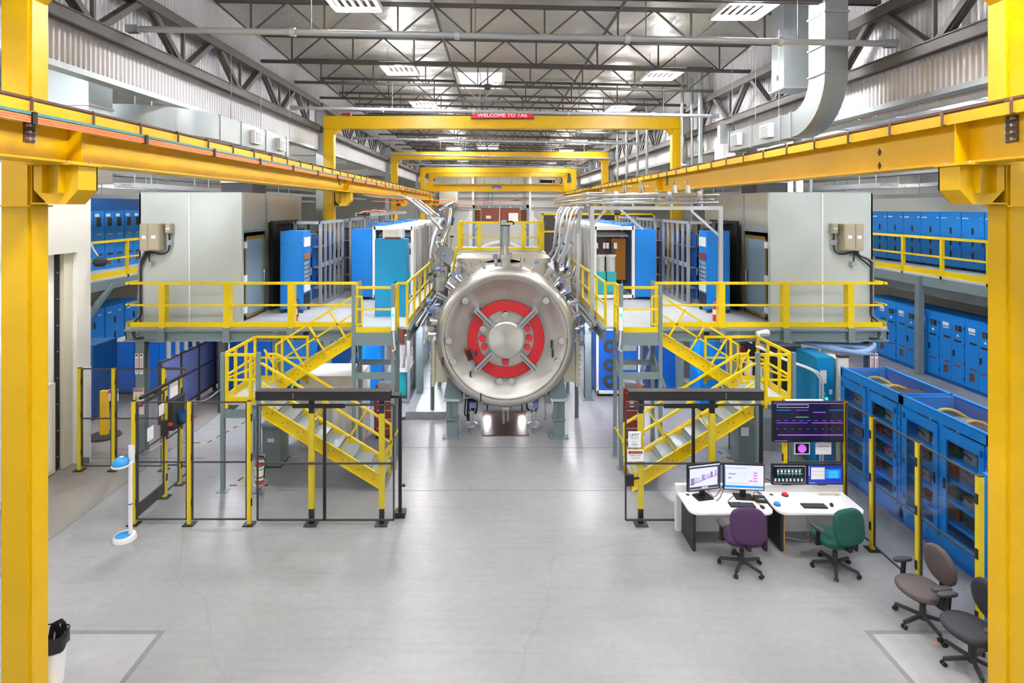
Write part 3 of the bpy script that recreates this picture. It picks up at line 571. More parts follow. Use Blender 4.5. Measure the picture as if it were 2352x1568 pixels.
for s in (-1, 1):
    t = thing('mezzanine', f'grey steel equipment mezzanine with yellow guard rails, {SIDE[s]}', 'mezzanine', (s*5.7, 20, 0), kind='structure')
    B(s*XN, s*XF, YF, 34, ZD-.06, ZD).build('deck', 'deck', t)
    # edge channels
    MB().box(s*3.5, s*XF, YF, YF+.02, ZD-.34, ZD-.06).box(s*3.5, s*XF, YF-.07, YF, ZD-.1, ZD-.06).box(s*3.5, s*XF, YF-.07, YF, ZD-.34, ZD-.31).build('front_beam', 'grey_steel', t)
    MB().box(s*XN, s*(XN+.02), YF, 34, ZD-.34, ZD-.06).box(s*(XN-.07), s*XN, YF, 34, ZD-.1, ZD-.06).box(s*(XN-.07), s*XN, YF, 34, ZD-.34, ZD-.31).build('inner_beam', 'grey_steel', t)
    B(s*(XF-.02), s*XF, YF, 34, ZD-.34, ZD-.06).build('outer_beam', 'grey_steel', t)
    for y in (16.5, 19.5, 22.5, 26, 30): MB().ibeam((s*XN, y, ZD-.2), (s*XF, y, ZD-.2), .15, .26, .015, .01).build('cross_beam', 'grey_steel', t)
    for (x, y) in ((8.9, 13.85), (5.6, 13.9), (8.9, 18), (5.6, 18), (2.62, 17.7), (8.9, 22), (5.6, 22), (2.62, 22), (2.62, 27), (8.9, 27)):
        MB().ibeam((s*x, y, .02), (s*x, y, ZD-.34), .2, .22, .015, .012).build('column', 'grey_steel', t); B(s*x-.18, s*x+.18, y-.18, y+.18, 0, .02).build('base_plate', 'grey_steel', t)
    for (xa, za, xb, zb) in ((3.3, .3, 4.2, 2.7), (4.2, .3, 3.3, 2.7)): MB().bar((s*(xa+.9), 17.9, za), (s*(xb+.9), 17.9, zb), .1, .1).build('cross_brace', 'grey_steel', t)
    pts = [8.31, 6.75, 5.2, 3.62]
    g = guard(t, 'front_rail', ((s*3.5, YF-.04), (s*9.07, YF-.04)), ZD, [(p-3.5)/(9.07-3.5) for p in pts], h=1.06, plate=True, rail=.055)
    guard(t, 'side_rail', ((s*(XF-.02), YF), (s*(XF-.02), 33)), ZD, [.05+.1*k for k in range(10)])
    guard(t, 'inner_rail', ((s*(XN+.03), YF+.12), (s*(XN+.03), 24.5)), ZD, [k/9 for k in range(10)])
    B(s*XN, s*2.62, YF+.02, YF+.06, ZD+1.02, ZD+1.075).build('return_rail', 'yellow_rail', t)
    for p in pts[:3]: MB().box(s*p-.08, s*p+.08, YF-.1, YF-.03, ZD-.36, ZD-.02).build('post_bracket', 'grey_steel', t)
    for (x, z) in ((5.55, ZD-.12), (5.55, ZD-.2), (5.55, ZD-.28), (5.62, ZD-.12), (5.62, ZD-.2), (5.62, ZD-.28), (8.93, ZD-.14), (8.93, ZD-.24)): MB().cyl((s*x, YF, z), (s*x, YF-.025, z), .022, 6).build('bolt', 'alu', t)
    MB().cyl((s*4.85, YF-.004, ZD-.17), (s*4.85, YF-.0, ZD-.17), .07, 12).build('cable_hole', 'black', t)
    # galvanised strut along the walkway edge
    MB().box(s*(XN-.12), s*(XN-.17), YF+.5, 30, ZD-.1, ZD-.02).box(s*(XN-.24), s*(XN-.28), YF+.5, 30, ZD-.12, ZD-.04).build('edge_strut', 'alu_dull', t)
    # ---------------- staircase
    t = thing('staircase', f'yellow switchback steel stair with grey treads, {SIDE[s]}', 'staircase', (s*4.3, 12.7, 0), kind='structure')
    LX0, LX1, LY0, LY1, LZ = 2.62, 3.52, 13.0, 13.68, 3.12     # top landing tower
    B(s*LX0, s*LX1, LY0, LY1, LZ-.04, LZ).build('landing', 'grating', t)
    MB().box(s*LX0, s*LX1, LY0-.02, LY0, LZ-.3, LZ-.0).box(s*LX0-.01, s*LX0+.01, LY0, LY1, LZ-.3, LZ).build('landing_frame', 'grey_steel', t)
    for x, y in ((LX0, LY0), (LX1, LY0), (LX0, LY1-.04), (LX1, LY1-.04)):
        B(s*x-.04, s*x+.04, y-.04, y+.04, .015, LZ+(1.1 if y == LY0 or x == LX1 else -.04)).build('tower_post', 'grey_steel', t); B(s*x-.09, s*x+.09, y-.09, y+.09, 0, .015).build('foot_plate', 'grey_steel', t)
    for y in (LY0, LY1-.04): B(s*LX0, s*LX1, y-.02, y+.02, 2.05 if y == LY0 else 2.2, 2.2 if y == LY0 else 2.32).build('tower_brace', 'grey_steel', t)
    for x in (LX0, LX1): MB().bar((s*x, LY0, 2.0), (s*x, LY1, 2.35), .03, .14).build('tower_brace', 'grey_steel', t)
    guard(t, 'landing_rail', ((s*(LX0+.05), LY0-.01), (s*(LX1-.05), LY0-.01)), LZ, (), h=1.03, mids=(.53,))
    guard(t, 'landing_rail', ((s*(LX0), LY0+.05), (s*(LX0), LY1)), LZ, (.45, .98), h=1.03)
    # mid landing
    MX0, MX1, MY0, MY1, MZ = 5.22, 6.02, 11.95, 13.6, 1.85
    B(s*MX0, s*MX1, MY0, MY1, MZ-.03, MZ).build('mid_landing', 'deck', t)
    MB().box(s*MX0, s*MX1, MY0-.02, MY0, MZ-.3, MZ-.12).box(s*MX1-.01, s*MX1+.01, MY0, MY1, MZ-.3, MZ-.1).build('mid_landing_frame', 'grey_steel', t)
    for x, y in ((MX0+.05, MY0), (MX1, MY0), (MX1, MY1-.04)):
        B(s*x-.04, s*x+.04, y-.04, y+.04, .015, MZ+(1.08 if y == MY0 else .0)).build('landing_post', 'grey_steel', t); B(s*x-.11, s*x+.11, y-.09, y+.09, 0, .015).build('foot_plate', 'grey_steel', t)
    g = guard(t, 'mid_landing_rail', ((s*(MX0+.1), MY0), (s*(MX1-.05), MY0)), MZ, (.18, .95), h=1.03, mids=(.5,), toe=.14)
    MB().bar((s*(MX0+.1), MY0+.02, MZ+.78), (s*(MX1-.05), MY0+.02, MZ+.52), .04).build('diagonal', 'yellow_rail', g)
    guard(t, 'mid_landing_rail', ((s*MX1, MY0+.05), (s*MX1, MY1)), MZ, (.33, .66, .97), h=1.03, mids=(.55,), toe=.16)
    guard(t, 'mid_landing_rail', ((s*MX1, MY1), (s*4.75, MY1)), MZ, (.5, .98), h=1.03, mids=(.53,), toe=.1)
    # flights: (x top, z top) -> (x foot, z foot), between y0 and y1
    def flight(nm, xt, zt, xf, zf, y0, y1, n, rails):
        for yy in (y0, y1):
            b = MB(); d = .3
            b.prism([(s*xt, zt+.04), (s*xf, zf+.04), (s*xf, zf-d+.04), (s*xt, zt-d+.04)], 'y', yy-.006, yy+.006)
            so = b.build('stringer', 'yellow_rail', t)
            o = -.05 if yy == y0 else .05
            MB().bar((s*xt, yy+o/2, zt+.04), (s*xf, yy+o/2, zf+.04), .05, .014).bar((s*xt, yy+o/2, zt-d+.045), (s*xf, yy+o/2, zf-d+.045), .05, .014).build('flange', 'yellow_rail', so)
            for k in range(n):
                f = (k+.5)/n; xx = xt+(xf-xt)*f; zz = zt+(zf-zt)*f-.1
                for e in (-.055, .055): MB().cyl((s*(xx+e), yy-.012, zz), (s*(xx+e), yy+.012, zz), .012, 6).build('bolt', 'charcoal', so)
        for k in range(n):
            f = (k+.5)/n; xx = xt+(xf-xt)*f; zz = zt+(zf-zt)*f-.06; r = (xf-xt)/n
            MB().box(s*(xx-r*.5), s*(xx+r*.5), y0+.01, y1-.01, zz-.0, zz+.025).box(s*(xx-r*.5), s*(xx-r*.5)+.015*s, y0+.01, y1-.01, zz, zz+abs(zf-zt)/n*.82).build('tread', 'tread', t)
        for yy in rails:
            h = .86; sl = (zf-zt)/(xf-xt); xs, xe = xt-(.1 if xf < xt else -.1), xf
            tr = MB().bar((s*xt, yy, zt+h), (s*xe, yy, zf+h), .045).build('stair_rail', 'yellow_rail', t)
            MB().bar((s*xt, yy, zt+h*.52), (s*xe, yy, zf+h*.52), .036).build('mid_rail', 'yellow_rail', tr)
            dn = Vector((-(zf-zt), xf-xt)).normalized();  dn = dn if dn.y > 0 else -dn
            for f in (.08, .36, .64, .92):
                xx = xt+(xf-xt)*f; zz = zt+(zf-zt)*f; q = .78
                MB().bar((s*(xx-dn.x*.12), yy, zz-.12), (s*(xx+dn.x*q), yy, zz+dn.y*q), .036).build('baluster', 'yellow_rail', tr)
            MB().bar((s*xe, yy, zf+h), (s*xe, yy, zf+h*.18), .036).bar((s*xe, yy, zf+h*.18), (s*(xe-(xf-xt)*.05), yy, zf+.1), .036).build('rail_end', 'yellow_rail', tr)
            e = .22 if xt > xf else -.22
            MB().bar((s*xt, yy, zt+h), (s*(xt+e), yy, zt+h), .045).bar((s*(xt+e), yy, zt+h), (s*(xt+e), yy, zt+.22), .036).bar((s*(xt+e*.3), yy, zt+h), (s*(xt+e*.3), yy, zt+.2), .036).bar((s*(xt+e), yy, zt+.22), (s*(xt+e*.3), yy, zt+.22), .036).build('rail_loop', 'yellow_rail', tr)
    flight('lower', 5.2, 1.83, 2.62, .25, 11.98, 12.72, 8, (11.96, 12.74))
    flight('upper', 3.55, 3.08, 5.3, 1.98, 13.02, 13.66, 6, (13.0,))
# things fixed to the platforms
for s in (-1, 1):
    t = thing('exit_beacon', f'white indicator strip with green light on the stair post, {SIDE[s]}', 'indicator', (s*2.6, 12.94, 3.2)); B(s*2.6-.04, s*2.6+.04, 12.9, 12.955, 3.18, 3.7).build('housing', 'white', t); B(s*2.6-.03, s*2.6+.03, 12.89, 12.9, 3.5, 3.57).build('light', 'green_led', t); MB().tube([(s*2.6, 12.93, 3.18), (s*2.58, 12.92, 2.9), (s*2.55, 12.93, 2.75), (s*2.62, 12.93, 2.7)], .018, 6).build('cable', 'cable_white', t)
t = thing('floodlight', 'small white floodlight clamped to the mezzanine edge on the desk side', 'lamp', (6.1, 13.5, 2.95)); MB().bar((5.95, 13.45, 2.97), (6.25, 13.5, 3.02), .14, .12).build('head', 'white', t, bevel=.02); B(6.0, 6.2, 13.38, 13.4, 2.94, 3.0).build('lens', 'galv', t); B(6.08, 6.12, 13.5, 13.63, 2.9, 2.94).build('bracket', 'grey_steel', t)
def extinguisher(label, x, y, z, m2='red_bright', green=False):
    t = thing('fire_extinguisher', label, 'extinguisher', (x, y, z), group='fire extinguishers')
    MB().lathe([(0, 0), (.08, 0), (.085, .02), (.085, .4), (.06, .47), (.025, .5), (.025, .54), (0, .54)], (x, y, z), 'z', 16).build('cylinder', m2, t, smooth=True)
    B(x-.04, x+.08, y-.015, y+.015, z+.54, z+.57).build('handle', 'black', t); MB().tube([(x+.03, y, z+.55), (x+.12, y, z+.48), (x+.1, y, z+.25), (x+.09, y, z+.1)], .012, 6, sub=3).build('hose', 'rubber', t, smooth=True)
    MB().lathe([(.087, .17), (.087, .3)], (x, y, z), 'z', 16).build('label_wrap', 'paper', t)
    if green:
        for h in (.09, .32): MB().lathe([(.088, h), (.088, h+.04)], (x, y, z), 'z', 16).build('band', 'scr_green', t)
    return t
extinguisher('red fire extinguisher standing on the mezzanine, white-door side', PX(676, 14.4), 14.4, ZD)
extinguisher('red fire extinguisher standing on the mezzanine, desk side', PX(1645, 14.4), 14.4, ZD)
e = extinguisher('red extinguisher with green bands behind the fence gate, white-door side', -5.15, 11.72, .28, green=True); B(-5.2, -5.1, 11.8, 11.89, .3, .8).build('bracket', 'galv', e); B(-5.16, -5.02, 11.62, 11.63, .72, .8).build('inspection_tag', 'paper', e); B(-5.25, -5.05, 11.6, 11.89, .24, .28).build('shelf', 'galv', e)
e = extinguisher('red and green banded extinguisher hung under the desk-side mezzanine', PX(1704, 15), 15.0, 1.8, green=True); B(PX(1704, 15)-.1, PX(1704, 15)+.1, 15.09, 15.2, 0, 2.5).build('post', 'grey_steel', e)
# grey equipment enclosures on the platforms
for s in (-1, 1):
    t = thing('equipment_enclosure', f'tall grey sheet-metal enclosure with blue-grey door, {SIDE[s]}', 'enclosure', (s*7.9, 16.4, ZD))
    x0, x1, y0, y1, z1 = 6.63, 9.2, 14.2, 18.6, 6.34
    xm = 7.93
    B(s*x0, s*xm, y0, y0+.04, ZD, z1).build('front_panel', 'enclosure', t); B(s*(xm+.015), s*x1, y0, y0+.04, ZD, z1).build('front_panel', 'enclosure', t)
    B(s*(xm-.01), s*(xm+.025), y0-.012, y0, ZD, z1).build('seam_strip', 'white', t)
    B(s*x0, s*(x0+.04), y0+.04, 14.32, ZD, z1).build('corner_strip', 'enclosure', t)
    B(s*x0, s*(x0+.04), 15.7, 15.82, ZD, z1).build('side_post', 'grey_steel', t)
    B(s*(x0+.01), s*(x0+.04), 14.32, 15.7, 5.4, z1).build('transom_panel', 'enclosure_side', t); B(s*(x0-.01), s*(x0+.04), 14.32, 15.7, 5.34, 5.4).build('transom_bar', 'grey_steel', t)
    B(s*(x0+.01), s*(x0+.04), 15.82, y1, ZD, z1).build('side_panel', 'enclosure_side', t); B(s*(x1-.04), s*x1, y0, y1, ZD, z1).build('side_panel', 'enclosure', t); B(s*x0, s*x1, y1-.04, y1, ZD, z1).build('rear_panel', 'enclosure', t); B(s*x0, s*x1, y0, y1, z1, z1+.03).build('roof_panel', 'galv', t)
    d = B(s*(x0+.0), s*(x0+.03), 14.42, 15.6, ZD+.12, 5.16).build('door_leaf', 'door_blue', t)
    MB().box(s*(x0-.012), s*(x0+.0), 14.36, 14.44, ZD+.05, 5.24).box(s*(x0-.012), s*x0, 15.58, 15.66, ZD+.05, 5.24).box(s*(x0-.012), s*x0, 14.36, 15.66, 5.16, 5.24).box(s*(x0-.012), s*x0, 14.36, 15.66, ZD+.05, ZD+.12).build('door_frame', 'brass', t)
    MB().tube([(s*x0, 15.42, 3.85), (s*(x0-.07), 15.42, 3.88), (s*(x0-.07), 15.42, 4.3), (s*x0, 15.42, 4.33)], .018, 8).build('handle', 'steel_bright', d, smooth=True)
    for z in (3.3, 4.1, 4.95): B(s*(x0-.03), s*(x0+.01), 14.3, 14.46, z, z+.16).build('hinge', 'white', d)
    for z in (3.3, 4.1): B(s*x0-.012*s, s*x0, y0-.02, y0, z, z+.3).build('edge_clip', 'galv', t)
    # electrical boxes and flexible conduits on the front
    q0 = 0 if s < 0 else -.22
    for i, (a, b_, c, d_, dep) in enumerate(((9.06+q0, 8.83+q0, 4.91, 5.58, .22), (8.8+q0, 8.52+q0, 4.93, 5.58, .3), (8.47+q0, 8.32+q0, 5.34, 5.58, .15))):
        e = thing('electrical_box', f'beige electrical box on the grey enclosure, {("outer tall one", "inner tall one", "small one")[i]}, {SIDE[s]}', 'electrical box', (s*(a+b_)/2, y0, c), group='beige electrical boxes')
        if s > 0 and i < 2: pass
        B(s*a, s*b_, y0-dep, y0-.013, c, d_).build('case', 'beige', e, bevel=.008); B(s*(a-.02), s*(b_+.02), y0-dep-.012, y0-dep, c+.02, d_-.02).build('cover', 'beige', e); B(s*((a+b_)/2)-.05, s*((a+b_)/2)+.05, y0-dep-.014, y0-dep-.012, c+(d_-c)*.45, c+(d_-c)*.57).build('data_plate', 'paper', e)
    e = thing('flexible_conduit', f'dark flexible conduits looping down the grey enclosure, {SIDE[s]}', 'conduit', (s*8.9, y0, ZD))
    for k, (dx, sx) in enumerate(((9.17, 9.0+q0), (9.12, 8.95+q0))):
        MB().tube([(s*sx, y0-.1, 4.9), (s*(sx+.04), y0-.1, 4.8), (s*(dx-.02), y0-.06, 4.65), (s*dx, y0-.06, 4.4), (s*dx, y0-.06, 3.6), (s*dx, y0-.06, 3.3), (s*(dx-.02), y0-.3, 3.2), (s*(dx-.1), y0-.52, 3.0), (s*(dx-.2), YF-.12, 2.86), (s*(dx-.35), YF-.02, 2.84)], .022, 8, sub=4).build('hose', 'cable_black' if k else 'cable_grey', e, smooth=True)
    MB().tube([(s*(8.4+q0), y0-.08, 5.34), (s*(8.4+q0), y0-.08, 5.0), (s*(8.45+q0), y0-.1, 4.87), (s*(8.6+q0), y0-.12, 4.83), (s*(8.8+q0), y0-.12, 4.87), (s*(8.95+q0), y0-.1, 4.8), (s*9.12, y0-.06, 4.5)], .022, 8, sub=4).build('hose', 'cable_black', e, smooth=True)
    MB().tube([(s*(8.9+q0), y0-.1, 4.91), (s*(8.88+q0), y0-.1, 4.62)], .02, 6).build('hose', 'cable_black', e); B(s*(8.88+q0)-.06, s*(8.88+q0)+.06, y0-.14, y0-.015, 4.52, 4.64).build('junction_box', 'galv', e); B(s*(8.4+q0)-.06, s*(8.4+q0)+.06, y0-.12, y0-.015, 5.05, 5.17).build('junction_box', 'galv', e)
# emergency signs on the outer mezzanine columns
for s in (-1, 1):
    t = thing('extinguisher_sign', f'tall white and red fire extinguisher sign on the grey column, {SIDE[s]}', 'sign', (s*8.9, 13.7, 2))
    for dx in (-.05, .06):
        B(s*8.9+dx-.04, s*8.9+dx+.04, 13.70, 13.715, 1.95, 2.45).build('board', 'paper', t); B(s*8.9+dx-.03, s*8.9+dx+.03, 13.698, 13.70, 2.39, 2.43).build('red_panel', 'sign_red', t)
        text('FIRE EXTINGUISHER', .06, (s*8.9+dx, 13.696, 2.17), 'sign_red', t, rot=(PI/2, PI/2, 0), sx=.62)
t = thing('danger_sign', 'DANGER high voltage sign on the grey column behind the fence', 'sign', (-8.9, 13.65, 1.0))
B(-9.03, -8.77, 13.69, 13.70, 1.28, 1.62).build('board', 'paper', t); B(-9.02, -8.78, 13.685, 13.69, 1.54, 1.61).build('header', 'sign_red', t); text('DANGER', .06, (-8.9, 13.68, 1.575), 'paper', t)
MB().prism([(-9.0, 1.34), (-8.9, 1.34), (-8.95, 1.46)], 'y', 13.684, 13.69).build('triangle', 'sign_yellow', t)
for k, w_ in enumerate(('High', 'voltage')): text(w_, .035, (-8.83, 13.685, 1.46-k*.05), 'ink', t)
B(-9.03, -8.77, 13.69, 13.70, .98, 1.26).build('board', 'paper', t); B(-9.02, -8.78, 13.685, 13.69, 1.17, 1.25).build('header', 'sign_red', t)
# ------------------------------------------------------------------ clear safety fence
FY = 10.7; FH = 2.33
def fpost(t, x, y, h=FH, m='post_yellow', w=.07):
    p = B(x-w/2, x+w/2, y-w/2, y+w/2, .02, h).build('post', m, t)
    B(x-.1, x+.1, y-.09, y+.09, 0, .02).build('foot_plate', 'black', p); B(x-w/2, x+w/2, y-w/2, y+w/2, h, h+.012).build('cap', 'black', p)
    for z in (.35, 1.2, 1.95): B(x-w/2-.012, x+w/2+.012, y-.02, y+.02, z, z+.14).build('clip', 'black', p)
    return p
def fpanel(t, a, b_, z0=.1, z1=FH-.02, mid=1.18):
    """clear panel between plan points a and b_ in a thin black frame"""
    (xa, ya), (xb, yb) = a, b_
    f = MB()
    for z in (z0, z1): f.bar((xa, ya, z), (xb, yb, z), .025)
    if mid: f.bar((xa, ya, mid), (xb, yb, mid), .025)
    f.bar((xa, ya, z0), (xa, ya, z1), .025).bar((xb, yb, z0), (xb, yb, z1), .025)
    fr = f.build('panel_frame', 'charcoal', t)
    MB().bar((xa, ya, (z0+z1)/2), (xb, yb, (z0+z1)/2), .006, z1-z0).build('pane', 'glass_fence', t)
def off(a, b_, d):
    v = Vector((b_[0]-a[0], b_[1]-a[1])); L = v.length; u = v/L
    return (a[0]+u.x*d, a[1]+u.y*d), (b_[0]-u.x*d, b_[1]-u.y*d)
def frun(label, pts, panels=None, posts=None):
    t = thing('safety_fence', label, 'fence', (pts[0][0], pts[0][1], 0), group='clear safety fence runs')
    for i, p in enumerate(pts):
        if posts is None or i in posts: fpost(t, *p)
    for i in range(len(pts)-1):
        if panels is None or i in panels: fpanel(t, *off(pts[i], pts[i+1], .055))
    return t
frun('clear panel fence with yellow posts beside the sanitizer stand', [(-7.1, FY), (-6.05, FY), (-4.92, FY)])
t = frun('clear fence run reaching back toward the curved door rail', [(-7.1, 11.7), (-7.1, 12.25)], posts=(0, 1))
MB().tube([(-7.1, 12.3, 2.3), (-7.1, 12.55, 2.32), (-7.25, 12.8, 2.32), (-7.5, 12.9, 2.32), (-7.8, 12.9, 2.32)], .03, 8, sub=4).build('curved_rail', 'charcoal', t, smooth=True)
MB().tube([(-7.1, 12.3, .12), (-7.1, 12.55, .12), (-7.25, 12.8, .12), (-7.5, 12.9, .12), (-7.8, 12.9, .12)], .02, 6, sub=4).build('curved_rail', 'charcoal', t, smooth=True)
b = MB(); pts = [(-7.1, 12.3), (-7.1, 12.5), (-7.16, 12.68), (-7.3, 12.82), (-7.5, 12.9), (-7.75, 12.9)]
for i in range(len(pts)-1): b.bar((*pts[i], 1.2), (*pts[i+1], 1.2), .006, 2.16)
b.build('curved_pane', 'glass_fence', t)
# hinged door between the front run and the curved rail
t = thing('fence_door', 'clear fence door with notices and lock box near the sanitizer stand', 'fence door', (-7.1, 11.2, 0))
fpanel(t, (-7.08, 10.78), (-7.08, 11.62), .12, 2.2, 1.3); B(-7.1, -7.06, 10.78, 11.62, .12, .34).build('kick_plate', 'charcoal', t)
MB().bar((-7.01, 10.74, 2.37), (-7.01, 12.3, 2.37), .06, .05).build('track', 'black', t); MB().bar((-7.01, 10.78, 2.27), (-7.01, 11.62, 2.27), .02, .03).build('track_guide', 'charcoal', t)
B(-7.05, -7.045, 11.02, 11.22, 1.42, 1.68).build('notice', 'paper', t); B(-7.05, -7.045, 11.4, 11.58, 1.78, 2.0).build('notice', 'paper', t)
B(-7.12, -7.0, 11.58, 11.66, 1.3, 1.62).build('lock_box', 'black', t); MB().bar((-7.04, 11.1, 1.22), (-7.04, 11.5, 1.2), .02).build('pull_handle', 'alu', t)
B(-7.03, -6.92, 11.62, 11.66, 1.5, 1.56).build('key_switch', 'red_bright', t)
t = thing('operator_box', 'black control box with wire basket hung between yellow fence posts', 'control box', (-7.0, 12.0, 1.5))
B(-7.07, -6.95, 11.76, 12.18, 1.35, 1.98).build('case', 'black_soft', t); MB().lathe([(.1, 0), (.11, .02), (.12, .18), (.11, .18), (.1, .03)], (-6.84, 11.95, 1.5), 'z', 14).build('basket', 'blue_dark', t, smooth=True); MB().bar((-6.84, 12.2, 1.45), (-6.72, 12.2, 1.5), .03).build('key_switch', 'red_bright', t); B(-7.0, -6.85, 11.9, 12.0, 1.45, 1.5).build('basket_arm', 'black', t); B(-7.06, -7.05, 11.8, 12.1, 2.0, 2.3).build('notice', 'paper', t)
frun('clear fence run fixed to the white wall near the sliding door', [(-9.74, 12.9), (-8.96, 12.9), (-7.82, 12.9)])
# black framed sliding gates under a wide black header on both sides
for s in (-1, 1):
    t = thing('sliding_gate', f'black framed clear sliding gate under a black header, {SIDE[s]}', 'gate', (s*3.5, FY, 0), group='sliding gates')
    xa, xb = s*4.82, s*2.26
    B(xa, xb, FY+.02, FY+.18, 2.33, 2.5).build('header', 'black_soft', t, bevel=.006); B(xa, xb, FY-.0, FY+.2, 2.5, 2.51).build('header_lid', 'charcoal', t)
    for zz in (2.38, 2.42, 2.46): B(s*4.1-.012, s*4.1+.012, FY+.015, FY+.02, zz-.006, zz+.006).build('screw', 'alu', t)
    px_ = (3.75, 2.42) if s < 0 else (3.83, 2.48)
    for x in px_:
        p = B(s*x-.05, s*x+.05, FY-.02, FY+.06, .3, 2.1).build('post', 'post_yellow', t); B(s*x-.045, s*x+.045, FY-.015, FY+.055, 2.1, 2.33).build('post_head', 'black', p); B(s*x-.045, s*x+.045, FY-.015, FY+.055, .02, .3).build('post_foot', 'black', p); B(s*x-.12, s*x+.12, FY-.1, FY+.12, 0, .02).build('foot_plate', 'charcoal', p)
    y = FY-.06; x0, x1 = s*4.74, s*2.18
    f = MB()
    for z in (.12, 1.18, 2.28): f.bar((x0, y, z), (x1, y, z), .03)
    for x in (x0, x1): f.bar((x, y, .12), (x, y, 2.28), .03)
    f.build('gate_frame', 'charcoal', t)
    for x in ((3.48,) if s < 0 else (3.45, 4.72)): MB().bar((s*x, y, .12), (s*x, y, 2.28), .05).build('stile', 'black', t)
    MB().bar((s*4.08 if s < 0 else s*3.9, y-.03, 2.27), (s*3.08 if s < 0 else s*2.88, y-.03, 2.27), .05, .08).build('roller_carriage', 'black', t, bevel=.015)
    for a_, c_ in (((4.72, 3.5), (3.46, 2.2)) if s < 0 else ((4.7, 3.47), (3.43, 2.2))): B(s*a_, s*c_, y-.003, y+.003, .14, 2.26).build('pane', 'glass_fence', t)
    if s < 0:
        MB().bar((s*2.12, FY+.3, .1), (s*2.12, FY+.3, 2.35), .06, .06).build('end_profile', 'black', t)
        for z in (.6, 1.9): MB().cyl((s*2.08, FY+.28, z), (s*2.02, FY+.28, z), .03, 8).build('latch', 'charcoal', t)
        B(s*2.12-.1, s*2.12+.1, FY+.2, FY+.4, 0, .1).build('foot_plate', 'black', t); B(s*2.26, s*2.1, FY+.1, FY+.32, 2.35, 2.4).build('end_bracket', 'black', t)
    else:
        B(s*2.16, s*2.32, y-.06, y+.0, .78, .98).build('lock_box', 'black', t); MB().bar((s*2.3, y-.05, .92), (s*2.42, y-.05, .93), .03).build('lever', 'black', t)
t = thing('room_limit_sign', 'white LIMIT PER ROOM notice taped to the desk-side gate', 'sign', (2.33, FY-.07, 1.55)); y = FY-.07
x0, x1 = PX(1443, y), PX(1472, y); z1, z0 = PZ(990, y), PZ(1027, y)
B(x0, x1, y-.003, y, z0, z1).build('sheet', 'paper', t); xm = (x0+x1)/2
text('LIMIT', .075, (xm, y-.004, z1-.07), 'ink', t, ext=.001); text('PER ROOM', .032, (xm, y-.004, z1-.125), 'ink', t, ext=.001)
MB().box(xm-.09, xm+.09, y-.004, y-.003, z1-.16, z1-.155).box(xm-.09, xm+.09, y-.004, y-.003, z1-.19, z1-.185).box(xm-.05, xm+.05, y-.004, y-.003, z1-.205, z1-.2).build('rule', 'green_ink', t)
for k in range(4): MB().box(xm-.055+k*.03, xm-.037+k*.03, y-.004, y-.003, z1-.275, z1-.225).build('pictogram', 'green_ink', t)
t = thing('warning_sign', 'WARNING KEEP OUT notice under the room limit notice', 'sign', (2.33, FY-.07, 1.2))
x0, x1 = PX(1441, y), PX(1478, y); z1, z0 = PZ(1032, y), PZ(1059, y); xm = (x0+x1)/2
B(x0, x1, y-.003, y, z0, z1).build('sheet', 'paper', t); B(x0+.015, x1-.015, y-.004, y-.003, z1-.08, z1-.025).build('header', 'sign_orange', t)
text('WARNING', .05, (xm+.015, y-.005, z1-.054), 'ink', t, ext=.001); text('KEEP OUT', .045, (xm, y-.004, z1-.11), 'ink', t, ext=.001)
MB().prism([(x0+.02, z1-.075), (x0+.06, z1-.075), (x0+.04, z1-.035)], 'y', y-.005, y-.004).build('triangle', 'ink', t)
for k in range(2): B(xm-.08, xm+.08, y-.004, y-.003, z1-.15-k*.02, z1-.145-k*.02).build('rule', 'cable_grey', t)
frun('clear fence run behind the desks carrying the wall display', [(5.2, FY), (6.33, FY)])
frun('clear fence run in front of the blue glass cabinets', [(6.33, FY), (6.33, 9.91), (6.33, 8.83), (6.33, 7.72)], posts=(1, 2, 3))
MB().box(6.24, 6.5, 7.5, 7.56, .02, 2.3).box(6.2, 6.54, 7.45, 7.6, 0, .02).build('gate_post', 'post_yellow', label='broad yellow fence post partly behind the yellow column', cat='post') if False else None
# ------------------------------------------------------------------ operator desks
def rr(x0, x1, y0, y1, r, n=6, corners=(1, 1, 1, 1)):
    """rounded rectangle outline, corners order: (x0,y0),(x1,y0),(x1,y1),(x0,y1)"""
    P = []
    for (cx, cy, a), on in zip(((x0+r, y0+r, PI), (x1-r, y0+r, 1.5*PI), (x1-r, y1-r, 0), (x0+r, y1-r, PI/2)), corners):
        if on: P += [(cx+r*math.cos(a+PI/2*i/n), cy+r*math.sin(a+PI/2*i/n)) for i in range(n+1)]
        else: P.append((cx+r*(1 if math.cos(a+PI/4) > 0 else -1), cy+r*(1 if math.sin(a+PI/4) > 0 else -1)))
    return P
def desk(label, x0, x1, end, yf=9.74, yb=10.56):
    t = thing('control_desk', label, 'desk', ((x0+x1)/2, (yf+yb)/2, 0), group='white control desks')
    MB().prism(rr(x0+.02, x1-.02, yf, yb-.1, .16, corners=(1, 1, 0, 0)), 'z', .69, .735).build('desk_top', 'desk_white', t, bevel=.006)
    B(x0, x1, yb-.1, yb, .0, .86).build('riser', 'desk_white', t, bevel=.01)
    for x in (x0+.1, x1-.16): B(x, x+.05, yf+.12, yb-.1, .0, .69).build('side_panel', 'desk_black', t)
    if end: B(x0+.15, x0+.17, yf+.12, yf+.16, .0, .69).build('edge_strip', 'wood', t)
    B(x0+.15, x1-.16, yb-.18, yb-.16, .16, .69).build('modesty_panel', 'desk_white', t)
    for x in (x0+.18, x1-.2): MB().cyl((x, yb-.2, .735), (x, yb-.2, .738), .035, 16).build('grommet', 'charcoal', t)
    return t
DX = [(3.07, 4.58), (4.6, 6.16)]
